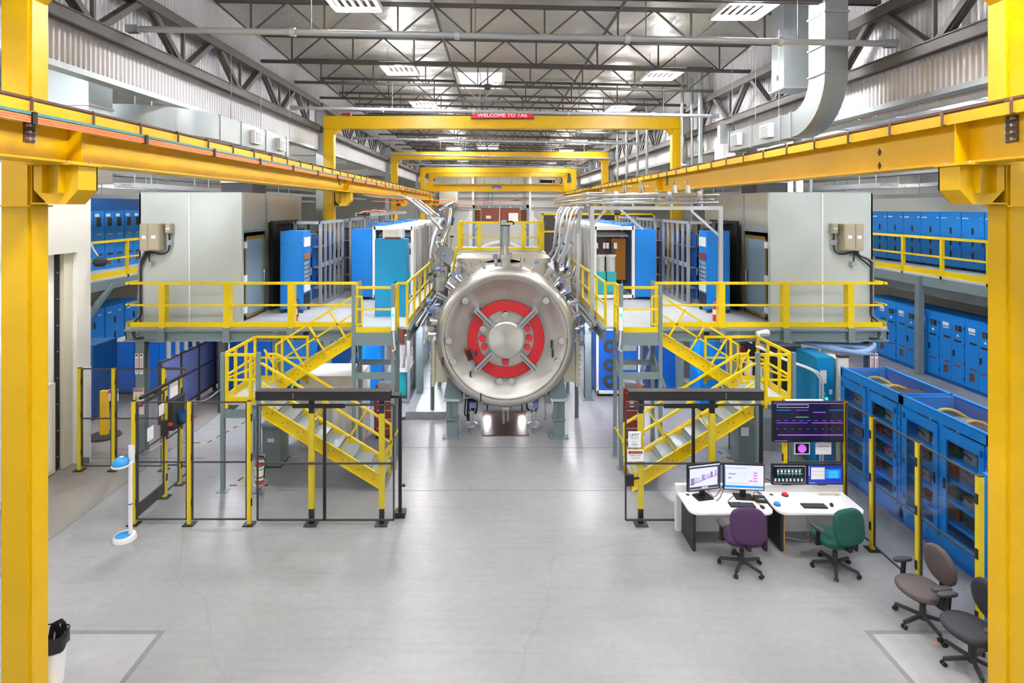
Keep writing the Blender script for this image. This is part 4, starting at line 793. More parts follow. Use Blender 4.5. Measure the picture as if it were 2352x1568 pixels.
desk('white desk under the two dark-framed monitors', *DX[0], False); desk('white desk with the blue button and keyboard under the wall display', *DX[1], True)
DT = .736
def monitor(label, x, y, z, w_, h, rz, stand, group, draw):
    t = thing('monitor', label, 'monitor', (x, y, DT), rz=rz, group=group, local=True); z = z-DT
    B(-w_/2, w_/2, -.02, .03, z, z+h).build('bezel', 'black', t, bevel=.006)
    q = .02; B(-w_/2+q, w_/2-q, -.023, -.02, z+q, z+h-q).build('screen', draw[0], t)
    for nm, m, (u0, u1, v0, v1) in draw[1]:
        B(-w_/2+q+(w_-2*q)*u0, -w_/2+q+(w_-2*q)*u1, -.0245, -.0229, z+q+(h-2*q)*v0, z+q+(h-2*q)*v1).build(nm, m, t)
    for nm, m, u0, v0, u1, v1, th in draw[2] if len(draw) > 2 else ():
        MB().bar((-w_/2+w_*u0, -.024, z+h*v0), (-w_/2+w_*u1, -.024, z+h*v1), .002, th*h).build(nm, m, t)
    if stand:
        B(-.05, .05, .03, .06, .02, z+h*.5).build('stand_neck', 'black', t); MB().prism(rr(-.16, .16, -.1, .14, .03), 'z', 0, .015).build('stand_base', 'black', t)
    else: B(-.03, .03, .09, .13, .127, z+h*.5).build('stand_neck', 'charcoal', t); B(-.03, .03, .03, .09, z+h*.4, z+h*.55).build('mount', 'charcoal', t); B(-.08, .08, .085, .15, .125, .135).build('stand_base', 'charcoal', t)
    return t
monitor('dark-framed monitor showing a machine rendering on the desk by the gate', PX(1616, 10.25), 10.25, .98-.1, .66, .48, .22, True, 'dark-framed desk monitors',
  ('scr_grey', [('picture', 'scr_white', (.03, .93, .14, .88)), ('toolbar', 'scr_white', (.0, 1, .95, 1)), ('picture', 'scr_white', (.03, .97, .02, .04)), ('button', 'paper', (.42, .62, .06, .11)), ('drawing', 'scr_device', (.06, .17, .22, .5)), ('drawing', 'scr_rose', (.18, .40, .3, .52)), ('drawing', 'scr_device', (.42, .52, .4, .62)), ('drawing', 'scr_magenta', (.52, .7, .45, .6)), ('drawing', 'scr_device', (.70, .77, .46, .7)), ('drawing', 'scr_device', (.84, .89, .52, .74))], [('drawing', 'scr_device', .06, .26, .92, .55, .02)]))
monitor('dark-framed monitor showing a pale control page with magenta buttons', PX(1708, 10.25), 10.25, .98-.1, .72, .47, -.08, True, 'dark-framed desk monitors',
  ('scr_white', [('page_edge', 'scr_blue', (0, .02, .1, .95)), ('page_footer', 'scr_blue', (0, 1, .06, .15)), ('button', 'scr_magenta', (.74, .84, .66, .72)), ('button', 'scr_magenta', (.74, .84, .56, .62)), ('button', 'scr_magenta', (.74, .84, .44, .5)), ('button', 'scr_magenta', (.74, .84, .32, .38)), ('button', 'scr_magenta', (.63, .72, .32, .38)), ('diagram', 'scr_device', (.1, .28, .62, .65)), ('diagram', 'scr_device', (.08, .18, .45, .48)), ('diagram', 'scr_green', (.34, .37, .62, .66)), ('diagram', 'scr_green', (.5, .53, .62, .68)), ('rule', 'scr_navy', (.05, .55, .88, .89)), ('rule', 'cable_grey', (.06, .6, .24, .25))]))
g = [('frame_line', 'paper', (.02, .98, .96, .98)), ('frame_line', 'paper', (.98, .985, .06, .96)), ('frame_line', 'paper', (.02, .98, .04, .05))]
for k in range(8): g += [('diagram', 'paper', (.05+.115*k, .09+.115*k, .14, .26)), ('diagram', 'scr_green', (.04+.115*k, .10+.115*k, .28, .3))]
for k in range(7): g += [('diagram', 'paper' if k % 2 else 'scr_green', (.12+.11*k, .18+.11*k, .62, .76)), ('diagram', 'paper', (.15+.11*k, .155+.11*k, .42, .62))]
g += [('diagram', 'paper', (.12, .88, .54, .56)), ('diagram', 'paper', (.12, .88, .8, .81))]
monitor('slim monitor with a black process diagram beside the blue-screen monitor', PX(1812, 10.37), 10.37, PZ(1112, 10.37), .64, .375, 0, False, 'slim twin monitors', ('scr_dark', g))
monitor('slim monitor with a glowing blue desktop and a white chart', PX(1894, 10.37), 10.37, PZ(1112, 10.37), .66, .375, 0, False, 'slim twin monitors',
  ('scr_navy', [('chart', 'paper', (.08, .48, .25, .9)), ('glow', 'scr_blue', (.5, .95, .3, .8)), ('glow', 'scr_sky', (.6, .88, .32, .53)), ('glow', 'scr_sky', (.6, .88, .55, .72)), ('taskbar', 'scr_white', (.02, .2, .04, .06)), ('icon_row', 'scr_white', (.015, .03, .45, .95))], [('chart_line', 'scr_navy', .1, .66, .46, .66, .006), ('chart_line', 'scr_navy', .1, .48, .46, .48, .006)]))
def wall_tv():
    y = FY-.1; x0, x1, z1, z0 = PX(1773, y), PX(1936, y), PZ(921, y), PZ(1014, y)
    t = thing('wall_display', 'large dark wall display with violet trend lines on the fence behind the desks', 'display', ((x0+x1)/2, y, z0))
    B(x0, x1, y-.03, y+.03, z0, z1).build('bezel', 'black', t, bevel=.006); B(x0+.015, x1-.015, y-.033, y-.03, z0+.02, z1-.02).build('screen', 'scr_dark', t)
    W = x1-x0-.03; H = z1-z0-.04
    def st_(nm, m, u0, u1, v, th): B(x0+.015+W*u0, x0+.015+W*u1, y-.0345, y-.0329, z0+.02+H*(1-v)-th*H/2, z0+.02+H*(1-v)+th*H/2).build(nm, m, t)
    for a in ((0, 1, .015, .02, 'scr_purple'), (.04, .25, .19, .012, 'scr_blue'), (.32, .5, .19, .012, 'scr_purple'), (.57, .75, .245, .02, 'scr_purple'), (.79, 1, .19, .012, 'scr_blue'), (.32, .5, .37, .012, 'scr_green'), (.04, .49, .52, .014, 'scr_purple'), (.55, 1, .52, .014, 'scr_magenta'), (.06, 1, .84, .016, 'scr_purple'), (.06, 1, .828, .008, 'scr_magenta'), (.05, .5, .05, .008, 'scr_white'), (.05, .5, .12, .008, 'scr_white')): st_('trend_line', a[4], a[0], a[1], a[2], a[3])
    for u in (.05, .497): B(x0+.015+W*u, x0+.02+W*u, y-.0345, y-.0329, z0+.02+H*.88, z0+.02+H*.95).build('trend_line', 'scr_white', t)
    for k in range(9): st_('caption', 'scr_purple', .04+.11*k, .09+.11*k, .46, .01); st_('caption', 'scr_purple', .04+.11*k, .065+.11*k, .68, .01)
    for k in range(8): st_('taskbar_icon', 'scr_white', .01+k*.024, .02+k*.024, .985, .012)
    B((x0+x1)/2-.2, (x0+x1)/2+.2, y+.03, y+.075, (z0+z1)/2-.15, (z0+z1)/2+.15).build('wall_bracket', 'black', t)
    B(x0+.25, x0+.95, y-.02, y+.02, z1+.01, z1+.03).build('light_bar', 'white', t); B(x0+.3, x0+.34, y, y+.03, z1, z1+.012).build('light_bar_clip', 'black', t)
wall_tv()
y = FY-.02; t = thing('plasma_photo', 'framed photo of a magenta glow taped below the wall display', 'picture', (PX(1841, y), y, 1.3)); x0, x1, z1, z0 = PX(1824, y), PX(1860, y), PZ(1016, y), PZ(1043, y)
B(x0, x1, y-.006, y, z0, z1).build('sheet', 'paper', t); B(x0+.02, x1-.02, y-.008, y-.006, z0+.02, z1-.02).build('print', 'scr_dark', t); MB().lathe([(.0, -.0095), (.06, -.0095), (.08, -.008)], ((x0+x1)/2, y, (z0+z1)/2), 'y', 24).build('print_glow', 'scr_magenta', t)
t = thing('paper_notice', 'white printed notice taped below the wall display', 'notice', (PX(1892, y), y, 1.3)); x0, x1 = PX(1873, y), PX(1909, y); B(x0, x1, y-.006, y, z0, z1).build('sheet', 'paper', t)
for k in (.07, .075, .13): B(x0+.05, x1-.05, y-.0075, y-.006, z1-k, z1-k+.004).build('line', 'cable_grey', t)
# desk clutter
def keyboard(label, x, y, rz, w_=.44, d=.15):
    t = thing('keyboard', label, 'keyboard', (x, y, DT+.0), rz=rz, group='keyboards'); B(-w_/2, w_/2, -d/2, d/2, 0, .018).build('case', 'black', t, bevel=.004)
    km = MB().box(-.011, .011, -.011, .011, 0, .007).mesh('key'); km.materials.append(M['charcoal'])
    for j in range(5):
        for i in range(17): inst('key', km, None, (-w_/2+.025+i*(w_-.05)/16, -d/2+.02+j*(d-.04)/4, .018), t)
def mouse(label, x, y, rz):
    t = thing('mouse', label, 'mouse', (x, y, DT), rz=rz, group='computer mice'); MB().pad((0, 0, .018), .06, .1, .034, 2.4, 16).build('shell', 'black', t, smooth=True); B(-.002, .002, .01, .045, .034, .038).build('wheel', 'charcoal', t)
keyboard('black keyboard in front of the dark-framed monitors', PX(1703, 10.0), 9.98, -.05); keyboard('black keyboard on the desk below the wall display', PX(1870, 9.95), 9.95, -.03, .42)
mouse('black mouse on the desk edge beside the purple chair', PX(1751, 9.9), 9.9, .2); mouse('black mouse beside the keyboard below the wall display', PX(1910, 9.97), 9.97, -.4)
t = thing('mini_computer', 'small black box computer between the two desks', 'computer', (PX(1746, 10.15), 10.15, DT), rz=-.15); B(-.1, .1, -.1, .1, 0, .05).build('case', 'black_soft', t, bevel=.006); B(-.03, .06, -.05, -.03, .05, .052).build('label_plate', 'paper', t); MB().tube([(.05, .1, .03), (.07, .16, .05), (0, .22, .04)], .006, 6, sub=3).build('cable', 'cable_black', t)
t = thing('push_button', 'round blue push button on the desk below the wall display', 'button', (PX(1785, 10.0), 10.0, DT)); x = PX(1785, 10.0); MB().lathe([(.06, 0), (.06, .02), (.045, .03)], (x, 10.0, DT), 'z', 20).build('base', 'blue_dark', t, smooth=True); MB().lathe([(.05, .025), (.045, .045), (0, .055)], (x, 10.0, DT), 'z', 20).build('cap', 'soap_blue', t, smooth=True)
t = thing('push_button', 'round red push button at the back of the desk with the blue button', 'button', (PX(1803, 10.35), 10.33, DT)); x = PX(1803, 10.33); MB().lathe([(.06, 0), (.06, .02), (.045, .03)], (x, 10.33, DT), 'z', 20).build('base', 'black', t, smooth=True); MB().lathe([(.05, .025), (.045, .045), (0, .055)], (x, 10.33, DT), 'z', 20).build('cap', 'red_bright', t, smooth=True)
t = thing('desk_cable', 'loose black monitor cables drooping on the desk by the gate', 'cable', (PX(1660, 10.2), 10.2, DT))
for k, (a, c, d) in enumerate((((1620, 10.3, .95), (1640, 10.25, .75), (1662, 10.3, .95)), ((1664, 10.3, .95), (1655, 10.2, .78), (1645, 10.12, .745)), ((1690, 10.25, .8), (1672, 10.1, .745), (1700, 10.08, .745)), ((1735, 10.25, .85), (1725, 10.15, .75), (1742, 10.1, .76)))): MB().tube([(PX(q[0], q[1]), q[1], q[2]) for q in (a, c, d)], .006, 6, sub=5).build('cable', 'cable_black', t, smooth=True)
t = thing('sticky_strip', 'yellow-green paper strip lying beside the black box computer', 'paper', (PX(1737, 10.1), 10.08, DT)); MB().bar((PX(1733, 10.1), 10.16, DT+.002), (PX(1741, 10.1), 9.98, DT+.002), .03, .002).build('strip', 'sign_yellow', t); B(PX(1739, 10.1)-.01, PX(1739, 10.1)+.01, 10.02, 10.04, DT+.003, DT+.004).build('writing', 'ink', t)
t = thing('paper_sheet', 'white sheet of paper behind the keyboard at the gate-side desk', 'paper', (PX(1687, 10.15), 10.13, DT)); x = PX(1687, 10.15); B(x-.1, x+.1, 10.06, 10.2, DT, DT+.002).build('sheet', 'paper', t); B(x-.08, x+.08, 10.16, 10.17, DT+.002, DT+.003).build('line', 'cable_grey', t)
t = thing('cable_tidy', 'beige cable cover lying at the back of the desk below the display', 'cable cover', (PX(1905, 10.36), 10.36, DT)); x = PX(1905, 10.36); MB().prism(rr(x-.2, x+.2, 10.33, 10.39, .025), 'z', DT, DT+.02).build('cover', 'cream', t, bevel=.006); B(x-.18, x+.18, 10.355, 10.365, DT+.02, DT+.022).build('slot', 'beige', t)
t = thing('floor_cable', 'white cable lying on the floor under the desks', 'cable', (4.9, 10.3, 0)); MB().tube([(4.75, 10.1, .01), (5.0, 10.25, .01), (5.3, 10.15, .01), (5.45, 10.35, .01), (5.45, 10.38, .3)], .008, 6, sub=5).build('cable', 'cable_white', t, smooth=True); MB().cyl((4.73, 10.09, .012), (4.77, 10.1, .012), .012).build('plug', 'white', t)
# ------------------------------------------------------------------ office chairs
def chair(label, m, x, y, rz, oval, base_rz=0, zoff=0, arms=True):
    t = thing('office_chair', label, 'chair', (x, y, 0), rz=rz, group='office chairs')
    sh = .47; t.scale = (1.12, 1.12, 1.08)
    # base: hub, gas column, five legs with casters
    MB().cyl((0, 0, .07), (0, 0, .13), .045, 14).build('hub', 'charcoal', t, smooth=True); MB().cyl((0, 0, .13), (0, 0, sh-.06), .028, 12).build('gas_column', 'black', t, smooth=True); MB().cyl((0, 0, .13), (0, 0, .27), .036, 12).build('column_sleeve', 'charcoal', t, smooth=True)
    for k in range(5):
        a = base_rz+2*PI*k/5; c, sn = math.cos(a), math.sin(a)
        lg = MB().bar((c*.03, sn*.03, .115), (c*.31, sn*.31, .085), .045, .04).build('leg', 'charcoal', t, bevel=.008)
        cs = MB(); n = Vector((-sn, c, 0))
        for o in (-.018, .018):
            p = Vector((c*.31, sn*.31, .028))+n*o; cs.cyl(p-n*.009, p+n*.009, .028, 12)
        cs.cyl((c*.31, sn*.31, .04), (c*.31, sn*.31, .085), .009, 8); cs.build('caster', 'black', lg, smooth=True)
    B(-.09, .09, -.11, .1, sh-.08, sh-.04).build('mechanism', 'black', t, bevel=.01)
    MB().bar((.08, .0, sh-.06), (.24, .05, sh-.07), .012).build('lever', 'black', t)
    # seat (front is +Y)
    MB().pad((0, .03, sh), .54 if not oval else .54, .5 if not oval else .52, .09, 3.2 if not oval else 2.3, 32, dome=.8).build('seat', m, t, smooth=True); MB().pad((0, .03, sh-.045), .46, .44, .03, 3.0, 28).build('seat_shell', 'black', t, smooth=True)
    R = Matrix.Rotation(math.radians(90-8), 4, 'X')
    bz = sh+.31; bh = .52 if not oval else .5
    MB().pad((0, -.24, bz), .52 if not oval else .46, bh, .08, 3.2 if not oval else 2.2, 32, R=R, dome=.5).build('backrest', m, t, smooth=True)
    MB().pad((0, -.25 if not oval else -.275, bz-.01), .46 if not oval else .38, bh*.86, .04, 3.0 if not oval else 2.2, 28, R=R).build('back_shell', m if not oval else 'black', t, smooth=True)
    MB().bar((0, -.08, sh-.06), (0, -.27, sh-.04), .06, .02).bar((0, -.27, sh-.05), (0, -.262, bz-.05), .06, .022).build('back_bracket', 'black', t)
    for s_ in (-1, 1):
        ar = MB().bar((s_*.2, .02, sh-.05), (s_*.3, .02, sh-.05), .05, .02).bar((s_*.3, .02, sh-.06), (s_*.3, .0, sh+.18), .05, .03).build('arm_post', 'black', t)
        MB().pad((s_*.3, .02, sh+.2), .085, .27, .04, 2.6, 20).build('arm_pad', 'charcoal', ar, smooth=True)
    return t
chair('purple fabric office chair at the desk by the gate', 'purple', 3.83, 9.42, -.05, False, .33)
chair('green fabric office chair at the desk below the wall display', 'green', PX(1918, 9.38), 9.38, .25, False, .2)
chair('worn brown office chair in front of the blue glass cabinets', 'fabric_brown', 5.88, 8.15, 1.66, True, .5)
chair('black office chair half hidden by the yellow column', 'fabric_black', PX(2232, 7.38), 7.38, 1.66, True, .15)
# ------------------------------------------------------------------ sanitizer stand and waste bin
x, y = PX(287, 10.22), 10.22
t = thing('sanitizer_stand', 'white hand sanitizer stand with blue dome outside the clear fence', 'sanitizer stand', (x, y, 0), rz=0, local=True)
ORG[t] = (0, 0, 0)
MB().lathe([(0, 0), (.19, 0), (.195, .03), (.17, .085), (.0, .09)], (0, 0, 0), 'z', 28).build('base', 'white', t, smooth=True)
MB().lathe([(0, .092), (.13, .092), (.135, .088)], (-.02, -.02, 0), 'z', 24).build('base_pad', 'soap_blue', t, smooth=True)
MB().cyl((.08, .03, .08), (.08, .03, 1.38), .035, 14).build('pole', 'white', t, smooth=True); MB().lathe([(.037, 0), (.037, .02)], (.08, .03, .62), 'z', 14).build('band', 'blue_deep', t)
MB().lathe([(0, -.03), (.12, -.02), (.15, .01), (.15, .03), (0, .03)], (-.06, -.02, 1.33), 'z', 24).build('tray', 'white', t, smooth=True); MB().lathe([(.14, 0), (.13, .07), (.08, .12), (0, .14)], (-.06, -.02, 1.36), 'z', 24).build('dome', 'soap_blue', t, smooth=True)
B(.03, .14, .05, .058, 1.36, 1.68).build('card', 'paper', t); B(-.08, -.02, -.05, .01, 1.495, 1.5).build('emblem', 'paper', t)
x, y = PX(95, 7.0), 7.12
t = thing('waste_bin', 'pale waste bin with black liner beside the yellow column', 'bin', (x, y, 0), local=True); ORG[t] = (0, 0, 0)
MB().lathe([(0, 0), (.15, 0), (.2, .62), (.19, .62), (.145, .02), (0, .02)], (0, 0, 0), 'z', 24).build('body', 'white', t, smooth=True)
b = MB(); n = 36
prof = [(.202, .46), (.21, .56), (.212, .63), (.2, .655), (.185, .63), (.17, .45), (.12, .3), (0, .25)]
for i in range(n):
    a = 2*PI*i/n
    for r, h in prof:
        w_ = .008*math.sin(a*9+h*20)+.006*math.sin(a*17); b.v.append(((r+w_)*math.cos(a), (r+w_)*math.sin(a), h+.02*math.sin(a*5)*(h > .4)))
L_ = len(prof)
for i in range(n):
    for l in range(L_-1): b.f.append((i*L_+l, ((i+1) % n)*L_+l, ((i+1) % n)*L_+l+1, i*L_+l+1))
b.build('liner', 'bag', t, smooth=True)
# ------------------------------------------------------------------ the steel vacuum vessel
VX, VZ = 0.0, 2.68; V0 = 14.3
t = thing('vacuum_vessel', 'huge stainless steel vessel end with red ring in the middle of the hall', 'vacuum vessel', (0, 16, 0))
U = 1/88.8*1.0          # metres per photo pixel at the vessel face
o = (VX, V0, VZ)
MB().lathe([(1.70, .62), (1.79, .60), (1.80, .30), (1.79, .17), (1.755, .075), (1.69, .02), (1.61, .0), (1.57, .01), (1.56, .03), (1.56, .12)], o, 'y', 96).build('rim', 'stainless', t, smooth=True)
MB().lathe([(1.56, .10), (1.52, .11), (1.46, .15), (1.38, .20), (1.28, .255), (1.15, .30), (1.0, .325), (.8, .34), (0, .34)], o, 'y', 96).build('dished_end', 'stainless_face', t, smooth=True)
MB().lathe([(1.72, .62), (1.72, 2.2), (1.8, 2.2), (1.8, 2.5), (1.72, 2.5), (1.72, 4.2)], o, 'y', 72).build('shell', 'stainless', t, smooth=True)
# raised face plate, red ring in four segments, hub
MB().lathe([(.74, .34), (.74, .02), (.46, .02), (.46, .0), (0, .0)], o, 'y', 64).build('face_plate', 'stainless_face', t, smooth=True)
for k in range(4):
    a0 = PI/4+PI/2*k+.06; MB().lathe([(.715, -.12), (.955, -.12), (.955, .12), (.715, .12), (.715, -.12)], o, 'y', 20, a0, a0+PI/2-.12).build('red_ring_segment', 'red', t)
    MB().lathe([(.955, -.11), (.97, -.11), (.97, .12), (.955, .12)], o, 'y', 20, a0, a0+PI/2-.12).build('ring_rim', 'red_dark', t)
MB().lathe([(.46, .02), (.46, -.2), (.45, -.21), (.40, -.215), (0, -.22)], o, 'y', 64).build('hub', 'brushed_disc', t, smooth=True)
for k in range(24): a = 2*PI*k/24; MB().cyl((VX+.425*math.cos(a), V0-.21, VZ+.425*math.sin(a)), (VX+.425*math.cos(a), V0-.225, VZ+.425*math.sin(a)), .012, 6).build('hub_bolt', 'galv', t)
for k in range(4):
    a = PI/4+PI/2*k; c, sn = math.cos(a), math.sin(a); p = lambda r, y: (VX+c*r, V0+y, VZ+sn*r)
    ar = MB().bar(p(.45, -.19), p(1.08, -.19), .12, .12).build('clamp_arm', 'galv', t, bevel=.012); MB().bar(p(.5, -.257), p(1.03, -.257), .06, .012).build('arm_channel', 'charcoal', ar); MB().bar(p(1.03, -.19), p(1.03, .32), .1, .1).build('arm_foot', 'galv', ar)
def port(dx, dz, m, r=.085, y0=.34, y1=.0):
    x, z = VX+dx*U, VZ-dz*U; y1 += V0; y0 += V0
    pf = MB().lathe([(r*.8, y0), (r*.8, y1+.09), (r*1.05, y1+.09), (r*1.05, y1+.03), (r, y1), (0, y1)], (x, 0, z), 'y', 20).build('port_cap' if m != 'steel_bright' else 'port_flange', m, t, smooth=True)
    for k in range(6): a = 2*PI*k/6; MB().cyl((x+r*.85*math.cos(a), y1+.002, z+r*.85*math.sin(a)), (x+r*.85*math.cos(a), y1-.008, z+r*.85*math.sin(a)), .01, 6).build('bolt', 'galv' if m == 'steel_bright' else 'red', pf)
for dx, dz in ((-91, -84), (90, -84), (-128, 6), (126, 6), (-118, 53), (117, 53), (-14, 96), (13, 96)): port(dx, dz, 'steel_bright')
for dx, dz in ((-1, -54), (-51, -23)): port(dx, dz, 'steel_bright', y0=.02, y1=-.12)
for dx, dz in ((-53, -1), (-49, 18), (-1, 51), (48, -23), (52, -2), (48, 19)): port(dx, dz, 'red_bright', r=.08, y0=.02, y1=-.1)
b = MB().bar((VX-.96, V0-.1, VZ-.22), (VX-.86, V0-.1, VZ-.5), .16, .2).build('gauge_box', 'red_dark', t); MB().bar((VX-.95, V0-.205, VZ-.25), (VX-.87, V0-.205, VZ-.47), .01, .12).build('gauge_panel', 'black', b); B(VX-.78, VX-.7, V0-.13, V0-.12, VZ-.42, VZ-.28).build('gauge_label', 'charcoal', b)
for a, r in ((200, 1.7), (228, 1.35), (247, 1.62), (350, 1.2), (340, 1.28)): a = math.radians(a); x, z = VX+r*math.cos(a), VZ+r*math.sin(a); B(x-.02, x+.02, V0+(.0 if r > 1.5 else .2), V0+(.03 if r > 1.5 else .3), z-.1, z+.1).build('name_plate', 'charcoal', t)
# radial stubs with pale blue tags round the shell
for row, yy in enumerate((V0+.78, V0+1.35)):
    for k in range(34):
        a = 2*PI*(k+.5*row)/34+.04
        if 1.2*PI < a % (2*PI) < 1.8*PI: continue
        if .32*PI < a % (2*PI) < .68*PI and row: continue
        c, sn = math.cos(a), math.sin(a); r0 = 1.7; r1 = 1.93+.07*((k*7+row*3) % 3)
        q = lambda r: (VX+c*r, yy, VZ+sn*r)
        st_ = MB().cyl(q(r0), q(r1), .045, 10).cyl(q(r1-.05), q(r1-.02), .075, 12).cyl(q(r1), q(r1+.03), .075, 12).build('stub', 'steel_bright', t, smooth=True)
        if k % 3 == 0:
            n = Vector((-sn, 0, c)); P = Vector(q(r1+.1)); MB().bar(P-Vector((0, .06, 0)), P-Vector((0, .075, 0)), .12, .11).build('tag_plate', 'blue_pale', st_)
# rectangular side ports low on the shell
for s in (-1, 1):
    sp = B(s*1.3, s*1.86, V0+.7, V0+2.0, 1.36, 2.35).build('side_port', 'cream', t); B(s*1.86, s*1.95, V0+.62, V0+2.08, 1.26, 2.45).build('side_flange', 'cream', sp)
    for k in range(9): MB().cyl((s*1.95, V0+.6, 1.32+k*.13), (s*1.95, V0+.6, 1.36+k*.13), .02, 6).build('bolt', 'galv', sp)
# box dome on top with rounded lid and vertical cylinder
MB().prism(rr(-1.3, 1.3, V0+2.3, V0+3.9, .25), 'z', 3.6, 4.36).build('upper_box', 'stainless', t, smooth=True); MB().prism(rr(-1.38, 1.38, V0+2.2, V0+4.0, .28), 'z', 4.36, 4.5).build('upper_lid', 'stainless', t, bevel=.02)
cx = .0; cy = V0+.55
MB().cyl((cx, cy, 4.42), (cx, cy, 4.72), .13, 20).cyl((cx, cy, 4.66), (cx, cy, 4.74), .18, 20).build('stack_flange', 'stainless', t, smooth=True)
MB().cyl((cx, cy, 4.74), (cx, cy, 5.0), .075, 16).build('stack_neck', 'steel_bright', t, smooth=True); MB().cyl((cx, cy, 5.0), (cx, cy, 5.52), .11, 20).build('stack_cylinder', 'duct', t, smooth=True); MB().cyl((cx, cy, 5.5), (cx, cy, 5.53), .125, 20).build('stack_collar', 'black', t, smooth=True)
MB().cyl((cx-.12, cy+.1, 4.7), (cx-.12, cy+.1, 5.6), .025, 8).build('stack_rod', 'galv', t); MB().box(cx-.1, cx+.03, cy-.05, cy+.05, 5.53, 5.66).build('stack_head', 'galv', t); MB().tube([(cx+.02, cy, 5.6), (cx+.15, cy, 5.62), (cx+.22, cy, 5.58), (cx+.2, cy, 5.53)], .02, 8, sub=3).build('stack_hose', 'black', t, smooth=True)
# drain under the belly
MB().cyl((0, V0+.5, .72), (0, V0+.5, 1.0), .1, 16).cyl((0, V0+.5, .76), (0, V0+.5, .82), .16, 16).build('drain_flange', 'steel_bright', t, smooth=True); MB().cyl((-.05, V0+.5, .35), (-.05, V0+.5, .75), .04).cyl((.06, V0+.52, .4), (.06, V0+.52, .75), .035).build('drain_pipe', 'duct', t, smooth=True)
# legs
for s in (-1, 1):
    x = s*1.39; y = V0+.55
    MB().prism([(s*1.28, 1.02), (s*1.52, 1.02), (s*1.6, 1.05), (s*1.5, 1.62), (s*1.2, 1.3), (s*1.12, 1.05)], 'y', y-.14, y+.5).build('saddle', 'grey_steel', t); B(x-.2, x+.2, y-.2, y+.55, .96, 1.02).build('saddle_plate', 'deck', t)
    for z0, z1 in ((.5, .96), (.03, .46)): MB().box(x-.15, x+.15, y-.12, y-.1, z0, z1).box(x-.15, x+.15, y+.1, y+.12, z0, z1).box(x-.012, x+.012, y-.18, y-.12, z0, z1 if z0 > .4 else z0).box(x-.15, x-.13, y-.1, y+.1, z0, z1).box(x+.13, x+.15, y-.1, y+.1, z0, z1).build('leg', 'grey_steel', t)
    B(x-.17, x+.17, y-.18, y+.2, .46, .5).build('splice_plate', 'grey_steel', t); f = B(x-.24, x+.24, y-.22, y+.22, 0, .03).build('base_plate', 'grey_steel', t)
    for dx in (-.2, .2): MB().cyl((x+dx, y-.15, .03), (x+dx, y-.15, .1), .02, 8).build('anchor_bolt', 'galv', f)
    MB().ibeam((s*1.39, V0+3.2, .02), (s*1.39, V0+3.2, 1.5), .25, .25, .02, .012).build('rear_leg', 'grey_steel', t)
# pipework hanging under the belly, each run its own thing
random.seed(11)
for i, (px, lab) in enumerate(((-.85, 'near the white-door side leg'), (.8, 'near the desk side leg'))):
    u = thing('pump_line', f'cluttered vacuum pump line under the vessel {lab}', 'pump line', (px, 15.4, 0))
    for k in range(9):
        x = px+random.uniform(-.22, .22); y = 15.0+random.uniform(0, 1.2); z = random.uniform(.2, .9)
        MB().tube([(x, y, 1.0), (x+random.uniform(-.05, .05), y, z+.1), (x+random.uniform(-.1, .1), y+random.uniform(-.1, .2), z)], random.choice((.018, .025, .04)), 8, sub=4).build('hose', random.choice(('cable_black', 'steel_bright', 'cable_grey', 'galv', 'black')), u, smooth=True)
    MB().cyl((px-.05, 15.0, .12), (px-.05, 15.0, .62), .05, 14).cyl((px-.05, 15.0, .55), (px-.05, 15.0, .6), .09, 14).build('valve_body', 'steel_bright', u, smooth=True); MB().lathe([(0, 0), (.16, 0), (.16, .06), (.05, .12), (0, .12)], (px-.05, 15.0, .2), 'z', 16).build('valve_wheel', 'alu', u, smooth=True); MB().cyl((px-.05, 15, 0), (px-.05, 15, .2), .03).build('foot', 'galv', u); B(px-.1, px+.08, 14.92, 15.02, .7, .84).build('tag_plate', 'blue_pale', u); B(px-.2, px+.2, 14.9, 16.2, .96, 1.0).build('hanger_rail', 'galv', u)
for i, x in enumerate((-.5, .52)):
    u = thing('work_light', f'small bright work light under the vessel, {("white-door", "desk")[i]} side one', 'work light', (x, 16.6, 0)); B(x-.1, x+.1, 16.62, 16.7, .2, .36).build('housing', 'charcoal', u); B(x-.07, x+.07, 16.60, 16.62, .23, .33).build('lens', 'lamp_small', u); B(x-.02, x+.02, 16.64, 16.68, .012, .2).build('stand', 'charcoal', u)
    ld = bpy.data.lights.new('work_light_lamp', 'AREA'); ld.size = .14; ld.energy = 5; lo = bpy.data.objects.new('work_light_lamp', ld); COL.objects.link(lo); lo.parent = u; lo.location = (0, -.02, .28); lo.rotation_euler = (-PI/2, 0, 0)
# aluminium step platform beside the vessel
u = thing('step_platform', 'low aluminium plate walkway beside the vessel on the white-door side', 'platform', (-2.1, 20, 0))
B(-2.8, -1.67, 16.0, 26.5, .19, .21).build('top_plate', 'galv', u); B(-2.8, -1.67, 16.0, 16.02, 0, .19).build('front_plate', 'galv', u); B(-2.8, -2.78, 16.02, 26.5, 0, .19).build('side_plate', 'galv', u)
for y in (18, 20, 22, 24): B(-2.8, -1.67, y, y+.008, .21, .212).build('seam', 'charcoal', u)
B(-2.15, -2.145, 16.05, 26, .21, .212).build('seam', 'charcoal', u)
